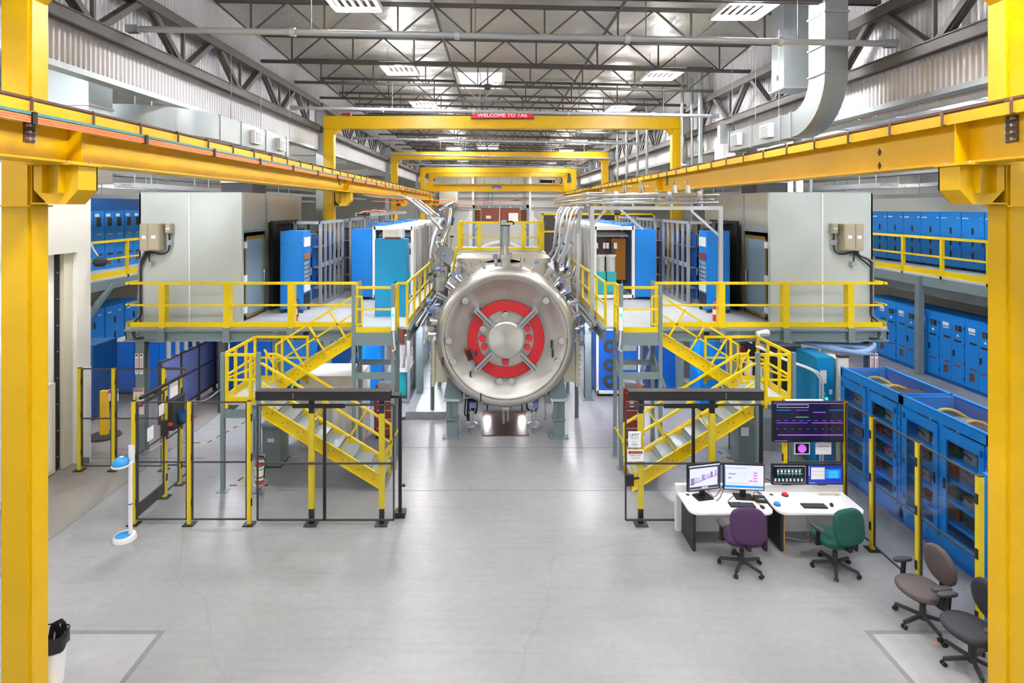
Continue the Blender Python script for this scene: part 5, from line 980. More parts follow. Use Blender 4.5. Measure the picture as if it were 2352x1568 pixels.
# ------------------------------------------------------------------ rest of the machine behind the vessel
t = thing('central_vessel', 'long stainless machine body behind the vessel under the yellow top platform', 'vacuum vessel', (0, 23, 0))
MB().lathe([(0, 18.6), (1.45, 18.6), (1.45, 21.5), (1.6, 21.5), (1.6, 21.8), (1.45, 21.8), (1.45, 29), (0, 29)], (0, 0, 2.68), 'y', 40).build('shell', 'stainless', t, smooth=True)
for k in range(5): MB().lathe([(1.5, 0), (1.68, 0), (1.68, .35), (1.5, .35), (1.5, 0)], (0, 19.0+k*2, 2.68), 'y', 40).build('magnet_ring', 'steel_bright' if k % 2 else 'white', t, smooth=True)
B(-1.5, 1.5, 19.6, 22.6, 4.2, 4.42).build('top_deck', 'alu', t)
for k in range(12): B(-1.4+k*.25, -1.3+k*.25, 19.55, 19.6, 4.22, 4.4).build('deck_bolt_bar', 'white', t)
for s in (-1, 1): B(s*1.3, s*1.5, 19.2, 28, 0, 2.0).build('support', 'grey_steel', t)
CV = t
t = thing('top_platform', 'small yellow railed platform on top of the machine behind the vessel', 'platform', (0, 20.5, 4.45))
B(-1.53, 1.4, 19.9, 21.9, 4.43, 4.47).build('deck', 'alu', t)
zr = 4.47
for nm, pa in (('front_rail', ((-1.53, 19.95), (1.4, 19.95))), ('side_rail', ((-1.53, 19.95), (-1.53, 21.9))), ('side_rail', ((1.4, 19.95), (1.4, 21.9)))):
    guard(t, nm, pa, zr, (0, .24, .77, 1) if nm == 'front_rail' else (.33, .66, 1), h=.98, mids=(.45,), toe=.1, post=.12 if nm == 'front_rail' else .06, rail=.06, sink=0)
t = thing('access_ladder', 'yellow step ladder leading up to the top platform, white-door side', 'ladder', (-1.6, 19.2, 4.3))
for d in (0, .4): MB().bar((-1.75, 19.4+d, 3.6), (-1.6, 19.4+d, 4.6), .06).build('stringer', 'yellow_rail', t)
for k in range(4): B(-1.8+k*.04, -1.62+k*.04, 19.4, 19.8, 3.7+k*.22, 3.73+k*.22).build('tread', 'yellow_rail', t)
# grey portal with brown insulating board behind the platform
t = thing('board_frame', 'grey steel frame holding dark red-brown boards above the machine', 'frame', (0, 24, 3.5)); Y = 24.0
x0, x1 = PX(1088, Y), PX(1212, Y); zt = PZ(470, Y)
for x in (x0, x1): B(x-.05, x+.05, Y, Y+.12, 4.2, zt).build('post', 'grey_steel', t)
B(x0-.05, x1+.05, Y, Y+.12, zt-.14, zt).build('header', 'grey_steel', t)
for k in range(5): MB().cyl((x0+.2+k*.45, Y, zt-.1), (x0+.2+k*.45, Y-.02, zt-.1), .025, 8).build('bolt', 'white', t)
xa, xc, xb = PX(1105, Y), PX(1148, Y), PX(1194, Y)
B(xa, xc-.01, Y+.02, Y+.05, PZ(508, Y), zt-.15).build('board', 'brown_red', t); B(xc+.01, xb, Y+.02, Y+.05, PZ(508, Y), zt-.15).build('board', 'brown_red', t); B(x0+.05, xa-.02, Y+.04, Y+.05, PZ(508, Y), zt-.22).build('clear_sheet', 'acrylic_brown', t); B(xb+.02, x1-.05, Y+.04, Y+.05, PZ(508, Y), zt-.22).build('clear_sheet', 'acrylic_brown', t)
B(PX(1168, Y), PX(1190, Y), Y-.12, Y+.02, PZ(508, Y), PZ(489, Y)).build('white_box', 'white', t, bevel=.01); B(PX(1116, Y), PX(1128, Y), Y-.06, Y+.02, PZ(502, Y), PZ(495, Y)).build('connector', 'cream', t); MB().tube([(xc, Y-.01, zt-.15), (xc-.02, Y-.03, 5.4), (xc-.05, Y-.02, 5.0)], .02, 6, sub=3).build('cable', 'cream', t)
for s in (-1, 1): MB().bar((s*1.16+CX*0-.02, Y-.1, 4.9), (s*.85, Y-.1, 5.3), .05).build('knee_brace', 'grey_steel', t); B(s*1.3-.08, s*1.3+.08, Y+.2, Y+.35, 4.2, 5.85).build('side_post', 'white', t); MB().bar((s*1.35, Y+.25, 5.6), (s*1.75, Y+.25, 5.15), .05).build('side_brace', 'white', t)
B(-1.6, 1.6, Y-.1, Y+.4, 4.14, 4.2).build('base_beam', 'grey_steel', t)
# clusters of shiny feed lines beside the machine, each piece separately built
random.seed(5)
def feedline(lab, x, y, z, tall=1.2, lean=.3, n=9):
    u = thing('feed_cluster', lab, 'pipe cluster', (x, y, z), group='shiny pipe clusters beside the machine')
    MB().cyl((x, y, z), (x, y, z+tall*.35), .16, 16).build('body', 'stainless', u, smooth=True)
    for k in range(n):
        a = random.uniform(0, 2*PI); r = random.uniform(.04, .16); h = random.uniform(.3, tall)
        p0 = (x+r*math.cos(a), y+r*math.sin(a), z+random.uniform(.05, .3)); p1 = (p0[0]+random.uniform(-.1, .1), p0[1], z+h*.6); p2 = (p0[0]+lean*random.uniform(-.5, .6), p0[1]+random.uniform(-.2, .2), z+h)
        q = MB().tube([p0, p1, p2], random.choice((.02, .03, .045)), 8, sub=4).build('pipe', random.choice(('steel_bright', 'stainless', 'alu', 'white')), u, smooth=True)
        d = (Vector(p2)-Vector(p1)).normalized(); MB().cyl(Vector(p2)-d*.03, Vector(p2)+d*.03, .075, 12).build('flange', random.choice(('steel_bright', 'steel_bright', 'blue_pale', 'blue_dark')), q, smooth=True)
    return u
L_ = (('beside the railing end', 'next to the top platform', 'behind the blue cabinet rows', 'below the walkway edge'), ('beside the white racks', 'next to the top platform', 'under the pipe rack', 'below the walkway edge'))
for s in (-1, 1):
    for k, (x, y, z, tl) in enumerate(((2.08, 18.3, 3.3, 1.2), (2.05, 19.4, 3.4, 1.6), (2.05, 20.7, 3.6, 1.8), (2.06, 16.15, 2.2, 1.2))):
        feedline(f'shiny pipes and flanges {L_[s > 0][k]}, {SIDE[s]}', s*x, y, z, tl, s*.35, 12)
        st_ = MB().cyl((s*x, y, .213 if s < 0 else 0), (s*x, y, z), .06, 10).build('support_post', 'grey_steel', [o_ for o_ in COL.objects if o_.name.startswith('feed_cluster')][-1] if False else None, label=f'grey post carrying the pipes {L_[s > 0][k]}, {SIDE[s]}', cat='post', group='pipe cluster posts', smooth=True)
t = CV
MB().tube([(-2.12, 19.6, 3.9), (-2.17, 19.8, 4.6), (-1.97, 20.2, 5.3), (-1.92, 20.6, 5.9)], .12, 14, sub=5).build('bent_pipe', 'steel_bright', t, smooth=True); MB().tube([(-2.37, 19.6, 3.8), (-2.52, 19.7, 4.3), (-2.42, 20, 5.0), (-2.22, 20.4, 5.5)], .09, 12, sub=5).build('bent_pipe', 'alu', t, smooth=True)
MB().cyl((-1.98, 20.5, 5.4), (-1.94, 20.58, 5.62), .2, 18).build('blue_flange', 'blue_dark', t, smooth=True); MB().bar((-2.17, 19.2, 4.5), (-1.77, 19.5, 4.2), .3, .5).build('pale_cover', 'duct', t)
for k in range(6): MB().cyl((-2.3+k*.1, 21.0, 5.6+k*.07), (-2.28+k*.1, 21.0, 5.95+k*.05), .03, 8).cyl((-2.35+k*.1, 21, 5.9+k*.05), (-2.22+k*.1, 21, 5.92+k*.05), .05, 8).build('valve', 'steel_bright', t, smooth=True)
MB().cyl((-2.17, 19.75, .213), (-2.17, 19.75, 4.3), .07, 10).build('support', 'grey_steel', t); B(-2.57, -1.92, 20.4, 21.1, 5.45, 5.6).build('manifold', 'alu', t)
# ------------------------------------------------------------------ equipment racks on the platforms
def blue_box(name, label, cat, x0, x1, y0, y1, z0, z1, m='blue', feet=None, group=None):
    t = thing(name, label, cat, ((x0+x1)/2, (y0+y1)/2, z0), group=group)
    B(x0, x1, y0, y1, z0+(feet or 0), z1).build('body', m, t, bevel=.01)
    if feet:
        for x in (min(x0, x1)+.04, max(x0, x1)-.04):
            for y in (y0+.04, y1-.04): B(x-.03, x+.03, y-.03, y+.03, z0, z0+feet).build('foot', 'charcoal', t)
    return t
for s in (-1, 1):
    # instrument rack: blue cabinet with instruments on its inner side
    t = blue_box('instrument_rack', f'blue instrument rack with open instrument face beside the enclosure, {SIDE[s]}', 'rack', s*6.14, s*5.52, 15.45, 16.1, ZD, 5.34, 'blue', .1)
    for k, (z, h, m) in enumerate(((4.9, .26, 'white'), (4.55, .16, 'amber' if s < 0 else 'red_dark'), (4.4, .08, 'alu'), (4.28, .08, 'alu'), (4.16, .08, 'alu'), (4.04, .08, 'alu'), (3.92, .08, 'alu'), (3.66, .2, 'white'), (3.3, .3, 'black'))):
        q = B(s*5.5, s*5.52, 15.53, 16.02, z, z+h).build('instrument', m, t)
        if m == 'alu': MB().tube([(s*5.5, 15.85, z+.01), (s*5.46, 15.85, z+.01), (s*5.46, 15.85, z+.07), (s*5.5, 15.85, z+.07)], .008, 6).build('handle', 'black', q)
    for z in (4.3, 5.0):
        for x in (5.58, 6.08): MB().cyl((s*x, 15.45, z), (s*x, 15.44, z), .015, 8).build('lock', 'charcoal', t)
    # black open rack between enclosure and instrument rack
    t = thing('open_rack', f'black open equipment rack next to the grey enclosure, {SIDE[s]}', 'rack', (s*6.35, 16.8, ZD))
    for x in (6.18, 6.56):
        for y in (16.2, 17.9): B(s*x-.03, s*x+.03, y, y+.06, ZD, 5.55).build('upright', 'charcoal', t)
    for z in (3.25, 3.8, 4.4, 5.0, 5.5): B(s*6.15, s*6.59, 16.2, 17.96, z, z+.03).build('shelf', 'black', t)
    for k, z in enumerate((3.28, 3.83, 4.43, 5.03)): B(s*6.2, s*6.55, 16.3+.1*k, 17.0+.2*k, z, z+.3).build('chassis', 'black_soft', t)
    B(s*6.5, s*6.56, 15.86, 17.9, ZD+.02, 5.6).build('side_sheet', 'black', t)
    # aluminium framed rack rows with blue panels behind clear doors
    for row, (ya, yb) in enumerate(((16.5, 18.9), (19.7, 22.2), (22.6, 25.2))):
        t = thing('framed_rack', f'aluminium framed rack with clear doors and blue panels, {NTH[row+1]} row from the front, {SIDE[s]}', 'rack', (s*5.8, (ya+yb)/2, ZD), group='aluminium framed racks')
        x0, x1, zt = 5.3 if row else 5.35, 6.1, 5.58
        if row == 0: x0 = 5.36
        for x in (x0, x1):
            for y in (ya, yb): B(s*x-.04, s*x+.04, y-.04, y+.04, ZD, zt).build('frame_post', 'alu_dull', t)
        for z in (ZD+.05, zt-.04):
            B(s*x0-.04, s*x0+.04, ya, yb, z-.04, z+.04).build('frame_rail', 'alu_dull', t); B(s*x0, s*x1, ya-.04, ya+.04, z-.04, z+.04).build('frame_rail', 'alu_dull', t); B(s*x0, s*x1, yb-.04, yb+.04, z-.04, z+.04).build('frame_rail', 'alu_dull', t)
        n = 5
        for k in range(1, n): y = ya+(yb-ya)*k/n; B(s*x0-.035, s*x0+.035, y-.03, y+.03, ZD+.05, zt-.04).build('mullion', 'alu', t)
        B(s*(x0-.05), s*(x0-.03), ya, yb, 4.25, 4.37).build('label_rail', 'alu_dull', t)
        for k in range(n): y = ya+(yb-ya)*(k+.5)/n; B(s*(x0-.056), s*(x0-.05), y-.03, y+.03, 4.28, 4.34).build('label_plate', 'blue_dark', t)
        for k in range(n): y = ya+(yb-ya)*k/n; B(s*x0-.004, s*x0+.004, y+.03, y+(yb-ya)/n-.03, ZD+.09, zt-.08).build('pane', 'glass', t)
        for k in range(n): y = ya+(yb-ya)*k/n; B(s*(x0+.25), s*(x0+.27), y+.05, y+(yb-ya)/n-.05, ZD+.2, 5.2).build('inner_panel', ('blue_deep', 'blue_slate', 'brown_red', 'blue_deep', 'blue')[(k+row) % 5], t)
        B(s*(x0+.02), s*(x1-.02), ya, ya+.01, ZD+.1, zt-.1).build('end_pane', 'glass', t)
        for j, z in enumerate((3.6, 4.2, 4.8)):
            B(s*(x0+.05), s*(x1-.05), ya+.1, yb-.1, z, z+.03).build('shelf', 'alu_dull', t)
            for k in range(4): y = ya+.15+k*(yb-ya-.3)/4; B(s*(x0+.3), s*(x1-.1), y, y+.3, z+.03, z+.2+.1*((k+j) % 3)).build('module', ('galv', 'black_soft', 'cream', 'blue_dark')[(k+j) % 4], t)
    # tall plain blue cabinet at the head of the white framed capacitor rows
    t = blue_box('blue_cabinet', f'tall plain blue cabinet heading the white framed racks, {SIDE[s]}', 'cabinet', s*4.76, s*4.115, 17.7, 18.9, ZD, 5.3, 'blue', .08)
    for x in (4.15, 4.68): MB().cyl((s*x, 17.7, 4.3), (s*x, 17.69, 4.3), .015, 8).build('lock', 'black', t)
    # white framed racks with glass fronts along the walkway
    for row in range(6):
        ya = 17.75+row*1.45; yb = ya+1.35
        t = thing('capacitor_rack', f'white framed glass rack of capacitors along the walkway, {NTH[row+1]} from the front, {SIDE[s]}', 'rack', (s*3.5, ya+.7, ZD), group='white framed capacitor racks')
        x0, x1, zt = 2.86, 4.06, 5.38
        for x in (x0, x1):
            for y in (ya, yb): B(s*x-.045, s*x+.045, y-.045, y+.045, ZD+.06, zt).build('frame_post', 'white', t)
        for z in (ZD+.1, zt-.05):
            for y in (ya, yb): B(s*x0, s*x1, y-.045, y+.045, z-.05, z+.05).build('frame_rail', 'white', t)
            for x in (x0, x1): B(s*x-.045, s*x+.045, ya, yb, z-.05, z+.05).build('frame_rail', 'white', t)
        for x in (x0+.1, x1-.1): MB().cyl((s*x, ya+.1, ZD), (s*x, ya+.1, ZD+.06), .04).cyl((s*x, yb-.1, ZD), (s*x, yb-.1, ZD+.06), .04).build('caster', 'black', t)
        B(s*x0-.055, s*x0+.055, ya+.3, ya+.42, ZD+.1, zt).build('mullion', 'white', t); B(s*x0-.055, s*x0+.055, ya+.95, ya+1.05, ZD+.1, zt).build('mullion', 'white', t)
        B(s*(x0-.0), s*x0+.006*s, ya+.04, yb-.04, ZD+.15, zt-.1).build('pane', 'glass', t)
        B(s*(x0+.05), s*(x1-.05), ya-.01, ya, ZD+.15, zt-.1).build('front_pane', 'glass', t) if row == 0 else None
        B(s*x0, s*x1, ya, yb, zt, zt+.02).build('roof_panel', 'white', t); B(s*(x1-.35), s*(x1+.55 if row % 2 else x1), ya+.1, yb-.2, zt+.02, zt+.06).build('roof_cover', 'blue', t)
        B(s*(x1-.02), s*x1, ya, yb, ZD+.1, zt-.05).build('back_panel', 'blue_dark', t)
        B(s*(x0+.1), s*(x1-.1), ya+1.0, ya+1.03, ZD+.55, 4.98).build('insulating_board', 'brown_red', t)
        B(s*(x0+.62), s*(x1-.12), ya+.5, ya+.51, ZD+.55, 4.98).build('amber_sheet', 'amber', t) if row == 0 else None
        for k in range(4): B(s*(x0+.08), s*(x1-.08), ya+.3+.12*k, ya+.36+.12*k, 5.05+.03*k, 5.1+.03*k).build('busbar', 'alu_dull', t)
        for k, xx in enumerate((x0+.22, x0+.56)):
            c = MB().cyl((s*xx, ya+.32, 3.95), (s*xx, ya+.32, 4.42), .145, 18).build('capacitor', 'tank_white', t, smooth=True); MB().cyl((s*xx, ya+.32, 4.42), (s*xx, ya+.32, 4.48), .17, 18).build('capacitor_head', 'white', c, smooth=True); B(s*xx-.15, s*xx+.15, ya+.17, ya+.47, ZD+.15, 3.95).build('capacitor_base', 'teal', c)
            for j in range(5): a = j*1.25; MB().tube([(s*xx+.1*math.cos(a), ya+.32+.1*math.sin(a), 4.48), (s*xx+.13*math.cos(a), ya+.32+.13*math.sin(a), 4.6), (s*xx+.04*math.cos(a), ya+.32, 4.9)], .014, 6, sub=3).build('lead', 'cable_black', c)
            for j in (-1, 1): B(s*xx+j*.13-.05, s*xx+j*.13+.05, ya+.2, ya+.24, 4.68, 4.86).build('relay', 'white', c)
        B(s*(x0+.04), s*(x1-.04), ya+.05, yb-.05, 3.62, 3.66).build('shelf', 'white', t) if row else None
# control cabinet with cooling unit, white-door side only
t = blue_box('control_cabinet', 'light blue control cabinet with white cooling unit on top beside the stair', 'cabinet', -3.45, -2.62, 14.95, 15.5, ZD, 5.15, 'cyan')
B(-2.62, -2.61, 14.98, 15.47, ZD+.1, 5.1).build('door_panel', 'cyan', t); MB().bar((-2.9, 14.94, 4.05), (-2.9, 14.94, 3.88), .03).build('handle', 'black', t); B(-2.61, -2.6, 15.2, 15.3, 4.95, 5.02).build('logo_plate', 'white', t)
t = thing('cooling_unit', 'white louvred cooling unit standing on the light blue control cabinet', 'cooling unit', (-3.0, 15.2, 5.15))
B(-3.25, -2.73, 15.0, 15.45, 5.16, 5.43).build('casing', 'white', t, bevel=.015)
for k in range(7): B(-3.2, -2.82, 14.985, 15.0, 5.22+k*.028, 5.235+k*.028).build('louvre', 'off_white', t)
B(-3.2, -2.78, 14.99, 15.0, 5.165, 5.2).build('label_strip', 'red_dark', t)
# aluminium pipe rack on the desk side
t = thing('pipe_rack', 'aluminium pipe support frame over the racks, desk side', 'pipe rack', (4, 15, 2.6))
zt = 5.92
for x, y, z0 in ((2.3, 15.0, 2.72), (5.7, 15.0, ZD), (2.3, 17.55, 2.72), (2.3, 21.5, 2.72)):
    B(x-.05, x+.05, y-.05, y+.05, z0, zt).build('post', 'alu', t); B(x-.08, x+.12, y-.08, y+.08, z0, z0+.05).build('foot', 'alu', t)
B(2.25, 5.75, 14.95, 15.05, zt, zt+.1).build('cross_beam', 'alu', t); B(2.25, 2.35, 15.05, 22, zt, zt+.1).build('long_beam', 'alu', t); B(2.25, 5.75, 17.5, 17.6, zt, zt+.1).build('cross_beam', 'alu', t); B(5.65, 5.75, 15.05, 17.5, zt, zt+.1).build('long_beam', 'alu', t)
for a, c in (((2.3, 15, 5.5), (2.65, 15, 5.92)), ((5.7, 15, 5.2), (4.9, 15, 5.92)), ((2.3, 15.0, 5.4), (2.3, 15.5, 5.92)), ((2.3, 17.5, 5.2), (2.3, 16.9, 5.92)), ((3.6, 17.5, 5.92), (4.3, 17.5, 5.3))): MB().bar(a, c, .06).build('brace', 'alu', t)
for y in (15.0, 17.55):
    for x in (2.6, 4.0, 5.2): B(x-.03, x+.03, y-.03, y+.03, zt+.1, zt+.55).build('pipe_stanchion', 'alu', t)
for i, (y, z, r) in enumerate(((14.89, 6.32, .06), (14.9, 6.12, .045), (15.2, 6.2, .035))):
    u = thing('process_pipe', f'shiny horizontal process pipe on the pipe rack, {("upper front", "lower front", "rear thin")[i]}', 'pipe', (4, y, z), group='process pipes on the rack')
    MB().tube([(5.6, y, z), (2.6, y, z), (2.2, y+.3, z), (2.0, y+1.5, z-.02), (1.95, y+6, z-.05)], r, 12, sub=4).build('pipe', 'steel_bright', u, smooth=True)
    for x in (2.9, 4.3, 5.1): MB().cyl((x-.05, y, z), (x+.05, y, z), r*1.5, 12).build('flange', 'steel_bright' if i else 'alu', u, smooth=True)
    if i == 1: MB().cyl((3.0, y, z), (3.5, y, z), r*1.05, 12).build('yellow_band', 'post_yellow', u, smooth=True)
for i, (x, y) in enumerate(((3.1, 14.89), (3.55, 14.89), (4.4, 14.89), (4.75, 14.89))):
    u = thing('valve_assembly', f'silver hand valve on the upper pipe of the rack, {NTH[i+1]} from the walkway', 'valve', (x, y, 6.38), group='hand valves on the rack'); MB().cyl((x, y, 6.36), (x, y, 6.62), .02).build('stem', 'steel_bright', u); MB().lathe([(0, .0), (.05, .02), (.05, .07), (0, .09)], (x, y, 6.6), 'z', 12).build('ball', 'steel_bright', u, smooth=True); MB().bar((x, y, 6.56), (x+.22, y, 6.54), .025).build('lever', 'alu', u); MB().cyl((x+.08, y, 6.36), (x+.05, y, 6.56), .05).build('body', 'white' if i > 1 else 'steel_bright', u, smooth=True)
# silver hoses arching from the racks to the machine
random.seed(3)
for i in range(6):
    y = 15.8+i*.9; u = thing('arched_hose', f'pale hose arching from the pipe rack to the machine, {NTH[i+1]} from the front', 'hose', (2, y, 5), group='hoses arching to the machine')
    MB().tube([(2.2, y, 5.96), (2.1, y, 5.97), (1.98, y-.05, 5.8), (1.85+.03*(i % 3), y-.1, 5.4), (1.75+.08*(i % 2), y+.1, 4.9-.08*i), (1.62, y+.3+.1*(i % 3), 4.4-.05*i)], .04, 10, sub=5).build('hose', 'white' if i % 2 else 'alu', u, smooth=True); MB().cyl((1.98-.03*(i % 3), y-.05, 5.8-.12*(i % 4)), (1.96-.03*(i % 3), y-.06, 5.7-.12*(i % 4)), .06, 10).build('coupling', 'copper' if i % 3 == 0 else 'steel_bright', u, smooth=True)
for i in range(3):
    y = 19.5+i*1.4; u = thing('arched_hose', f'grey flexible hose hanging from the frame to the machine, white-door side, {NTH[i+1]} from the front', 'hose', (-3, y, 5), group='hoses on the white-door side')
    MB().tube([(-5.4, y+2, 6.44), (-4.5, y+1.6, 6.35), (-3.6, y+1, 6.35), (-3.0, y+.6, 6.0), (-2.5, y+.3, 5.6), (-2.1, y, 5.2)], .06 if i == 0 else .04, 10, sub=5).build('hose', 'alu' if i else 'galv', u, smooth=True); MB().cyl((-2.6, y+.36, 5.7), (-2.5, y+.3, 5.6), .08, 10).build('coupling', 'steel_bright', u, smooth=True)
for i, z in enumerate((6.25, 6.1)):
    MB().tube([(-4.6, 20, z+.1), (-2.5, 21, z), (-.9, 23.7, z-.02), (1.0, 25, z)], .018, 6, sub=4).build('orange_cord', 'orange', label=f'thin orange cord strung across above the machine, {("upper", "lower")[i]} one', cat='cord', smooth=True)
# cable tray on the roof of the white-door side racks
t = thing('cable_tray', 'galvanised cable tray with black cables over the white-door side racks', 'cable tray', (-4.6, 22, 5.6))
for x in (-5.0, -4.5): B(x-.015, x+.015, 19.2, 27, 5.68, 5.8).build('rail', 'galv', t)
B(-4.98, -4.52, 19.3, 27, 5.7, 5.76).build('cable', 'cable_black', t)
for k in range(8): MB().tube([(-4.9+.05*k, 19.3+k*.5, 5.78), (-4.8, 20+k*.6, 5.84+.02*(k % 3)), (-4.6, 21+k*.6, 5.78)], .03, 6, sub=3).build('loose_cable', 'cable_black' if k % 2 else 'orange', t, smooth=True)
for y in (19.5, 22, 25): B(-4.78, -4.72, y, y+.06, ZD, 5.68).build('support', 'galv', t)
# yellow framed screens behind the racks far on the desk side
for i, x in enumerate((2.3, 4.4, 6.5)):
    t = thing('guard_screen', f'yellow framed dark screen far behind the racks, desk side, {NTH[i+1]} from the walkway', 'screen', (x+1, 31, ZD), group='yellow framed screens')
    MB().box(x, x+2.0, 31, 31.06, 5.55, 5.65).box(x, x+2, 31, 31.06, 4.6, 4.7).box(x, x+.1, 31, 31.06, ZD, 5.65).box(x+1.9, x+2, 31, 31.06, ZD, 5.65).build('frame', 'yellow_rail', t); B(x+.1, x+1.9, 31.02, 31.04, 4.7, 5.55).build('infill', 'charcoal', t); B(x+.1, x+1.9, 31.02, 31.04, ZD, 4.6).build('infill', 'charcoal', t)
# ------------------------------------------------------------------ blue glass-fronted cabinets behind the fence
for u_, (ya, yb, lab) in enumerate(((10.75, 12.6, 'farther'), (8.82, 10.72, 'middle'), (7.98, 8.1, 'nearest'))):
    lab2 = ('blue glass-door cabinet with clear lid, beside the small blue control cabinet', 'blue glass-door cabinet with clear lid, next to the brown chair', 'thin blue cabinet panel showing beside the yellow column')[u_]
    t = thing('power_cabinet', lab2, 'cabinet', (7.9, (ya+yb)/2, 0), group='blue glass-door cabinets')
    x0, x1, zt = 7.42, 8.42, 2.42
    if u_ == 2: x0, x1, zt = 6.68, 7.35, 2.19
    B(x0+.03, x1, ya, yb, .0, .12).build('plinth', 'blue_deep', t)
    for y in (ya, yb-.05): B(x0, x1, y, y+.05, .12, zt).build('end_panel', 'blue', t)
    B(x1-.04, x1, ya+.05, yb-.05, .12, zt).build('back_panel', 'blue_deep', t)
    if u_ == 2:
        B(x0, x0+.04, ya+.05, yb-.05, .12, zt).build('front_panel', 'blue', t); B(x0, x1, ya, yb, zt, zt+.02).build('roof_panel', 'blue', t); B(x0+.01, x1-.01, ya-.008, ya, 1.15, 1.18).build('seam', 'charcoal', t); continue
    MB().box(x0, x0+.05, ya, yb, zt-.16, zt).box(x0, x0+.05, ya, yb, .12, .3).box(x0, x0+.05, (ya+yb)/2-.04, (ya+yb)/2+.04, .3, zt-.16).build('face_frame', 'blue', t)
    B(x0, x1, ya, yb, zt, zt+.012).build('clear_lid', 'glass_top', t); B(x0-.01, x0+.05, ya, yb, zt+.012, zt+.03).build('lid_edge', 'blue', t); B(x1-.05, x1+.01, ya, yb, zt+.012, zt+.03).build('lid_edge', 'blue', t); B(x0, x1, ya, ya+.03, zt+.012, zt+.03).build('lid_edge', 'blue', t)
    for k in range(2):
        a = ya+.06+k*((yb-ya)/2-.02); c = a+(yb-ya)/2-.11
        d = MB().box(x0-.03, x0-.002, a, a+.1, .32, zt-.18).box(x0-.03, x0-.002, c-.1, c, .32, zt-.18).box(x0-.03, x0-.002, a+.1, c-.1, zt-.36, zt-.18).box(x0-.03, x0-.002, a+.1, c-.1, .32, .46).build('door', 'blue', t)
        B(x0-.018, x0-.012, a+.1, c-.1, .46, zt-.36).build('door_pane', 'glass_cab', d)
        for z in (.55, 1.2, 2.05): B(x0-.045, x0-.03, c-.06 if k else a+.02, c-.02 if k else a+.06, z, z+.1).build('hinge', 'blue_dark', d)
        B(x0-.05, x0-.03, a+.05 if k else c-.08, a+.08 if k else c-.05, 1.2, 1.38).build('handle', 'black', d)
    for j, z in enumerate((.62, .98, 1.34, 1.70, 2.02)):
        B(x0+.06, x1-.05, ya+.06, yb-.06, z, z+.025).build('shelf', 'blue', t); B(x0+.05, x0+.065, ya+.06, yb-.06, z-.02, z+.045).build('shelf_lip', 'blue', t)
        for k in range(5):
            y = ya+.12+k*(yb-ya-.2)/5; h = .12+.05*((k*3+j) % 4)
            q = B(x0+.2, x1-.15, y, y+.26, z+.025, z+.025+h).build('module', ('galv', 'scr_green', 'charcoal', 'cream', 'brown_red', 'cable_grey')[(k*2+j*3) % 6] if (k*2+j*3) % 6 != 1 else 'green', t)
            MB().tube([(x0+.2, y+.1, z+.1), (x0+.12, y+.15, z+.2), (x0+.2, y+.25, z+.12)], .012, 6, sub=2).build('lead', ('copper', 'cable_black', 'red_dark')[(k+j) % 3], q)
    for k in range(3): MB().tube([(x0+.1, ya+.2+k*.6, zt-.35), (x0+.35, ya+.25+k*.6, zt-.12), (x0+.6, ya+.3+k*.55, zt-.1), (x1-.1, ya+.35+k*.5, zt-.3)], .03, 8, sub=4).build('yellow_cable', 'cable_yellow', t, smooth=True)
    for k in range(6): MB().cyl((x0+.3+.1*(k % 3), ya+.2+k*.27, 2.05), (x0+.3+.1*(k % 3), ya+.2+k*.27, 2.25), .03, 8).build('insulator', ('brown_red', 'steel_bright')[k % 2], t, smooth=True)
# small blue control cabinet and pale panel beside it
t = blue_box('control_cabinet', 'blue control cabinet with indicator lamps behind the desks', 'cabinet', PX(1853, 13.4)+.0, PX(1893, 13.4), 13.0, 13.9, 0, PZ(815, 13.4)+.05, 'cyan', .05)
x0, x1 = PX(1853, 13.4), PX(1893, 13.4)
B((x0+x1)/2-.12, (x0+x1)/2+.02, 12.985, 13.0, 1.95, 2.25).build('document', 'paper', t)
for k, m in enumerate(('red_bright', 'post_yellow', 'green_led')): MB().cyl(((x0+x1)/2-.1+.06*k, 13.0, 1.72-.12*(k == 2)), ((x0+x1)/2-.1+.06*k, 12.97, 1.72-.12*(k == 2)), .025, 10).build('lamp', m, t)
B(x1-.12, x1-.05, 12.99, 13.0, 1.7, 1.8).build('warning_label', 'paper', t); B(x1, x1+.012, 13.05, 13.85, .1, 2.5).build('side_panel', 'cyan', t)
t = thing('pale_panel', 'off-white tall panel standing next to the blue control cabinet', 'panel', (7.6, 13.2, 0)); B(7.57, PX(1946, 13.0), 12.95, 13.02, 0, 2.55).build('sheet', 'off_white', t); B(7.57, PX(1946, 13), 12.93, 13.04, 2.55, 2.6).build('top_edge', 'charcoal', t); B(7.58, PX(1946, 13)-.02, 13.02, 13.8, 0, 2.5).build('box', 'off_white', t)
t = thing('hose_bundle', 'fat pale blue hoses coiled above the blue glass cabinets', 'hose', (8, 13, 2.6))
for k in range(5):
    e = .1*k; MB().tube([(6.55+.12*k, 15.3, 2.66), (6.95+.1*k, 14.5, 2.68+.02*(k % 2)), (7.35+.06*k, 13.9+.03*k, 2.66), (7.8+.1*k, 13.35-.08*k+.1, 2.62), (8.3+.12*k, 13.1+.1*k, 2.6+.03*k), (8.6+.05*k, 13.5+.12*k, 2.6), (8.2-.1*k, 13.8+.05*k, 2.62), (7.75, 13.6+.08*k, 2.64)], .042, 10, sub=5).build('hose', 'blue_hose', t, smooth=True)
B(6.4, 7.3, 14.0, 15.4, 2.55, 2.6).build('tray', 'galv', t); B(7.45, 7.5, 13.5, 13.55, 2.55, 2.62).build('tray_clip', 'galv', t)
t = thing('white_conduit', 'white conduit bent from the mezzanine down behind the desks', 'conduit', (6.9, 12.4, 0)); 
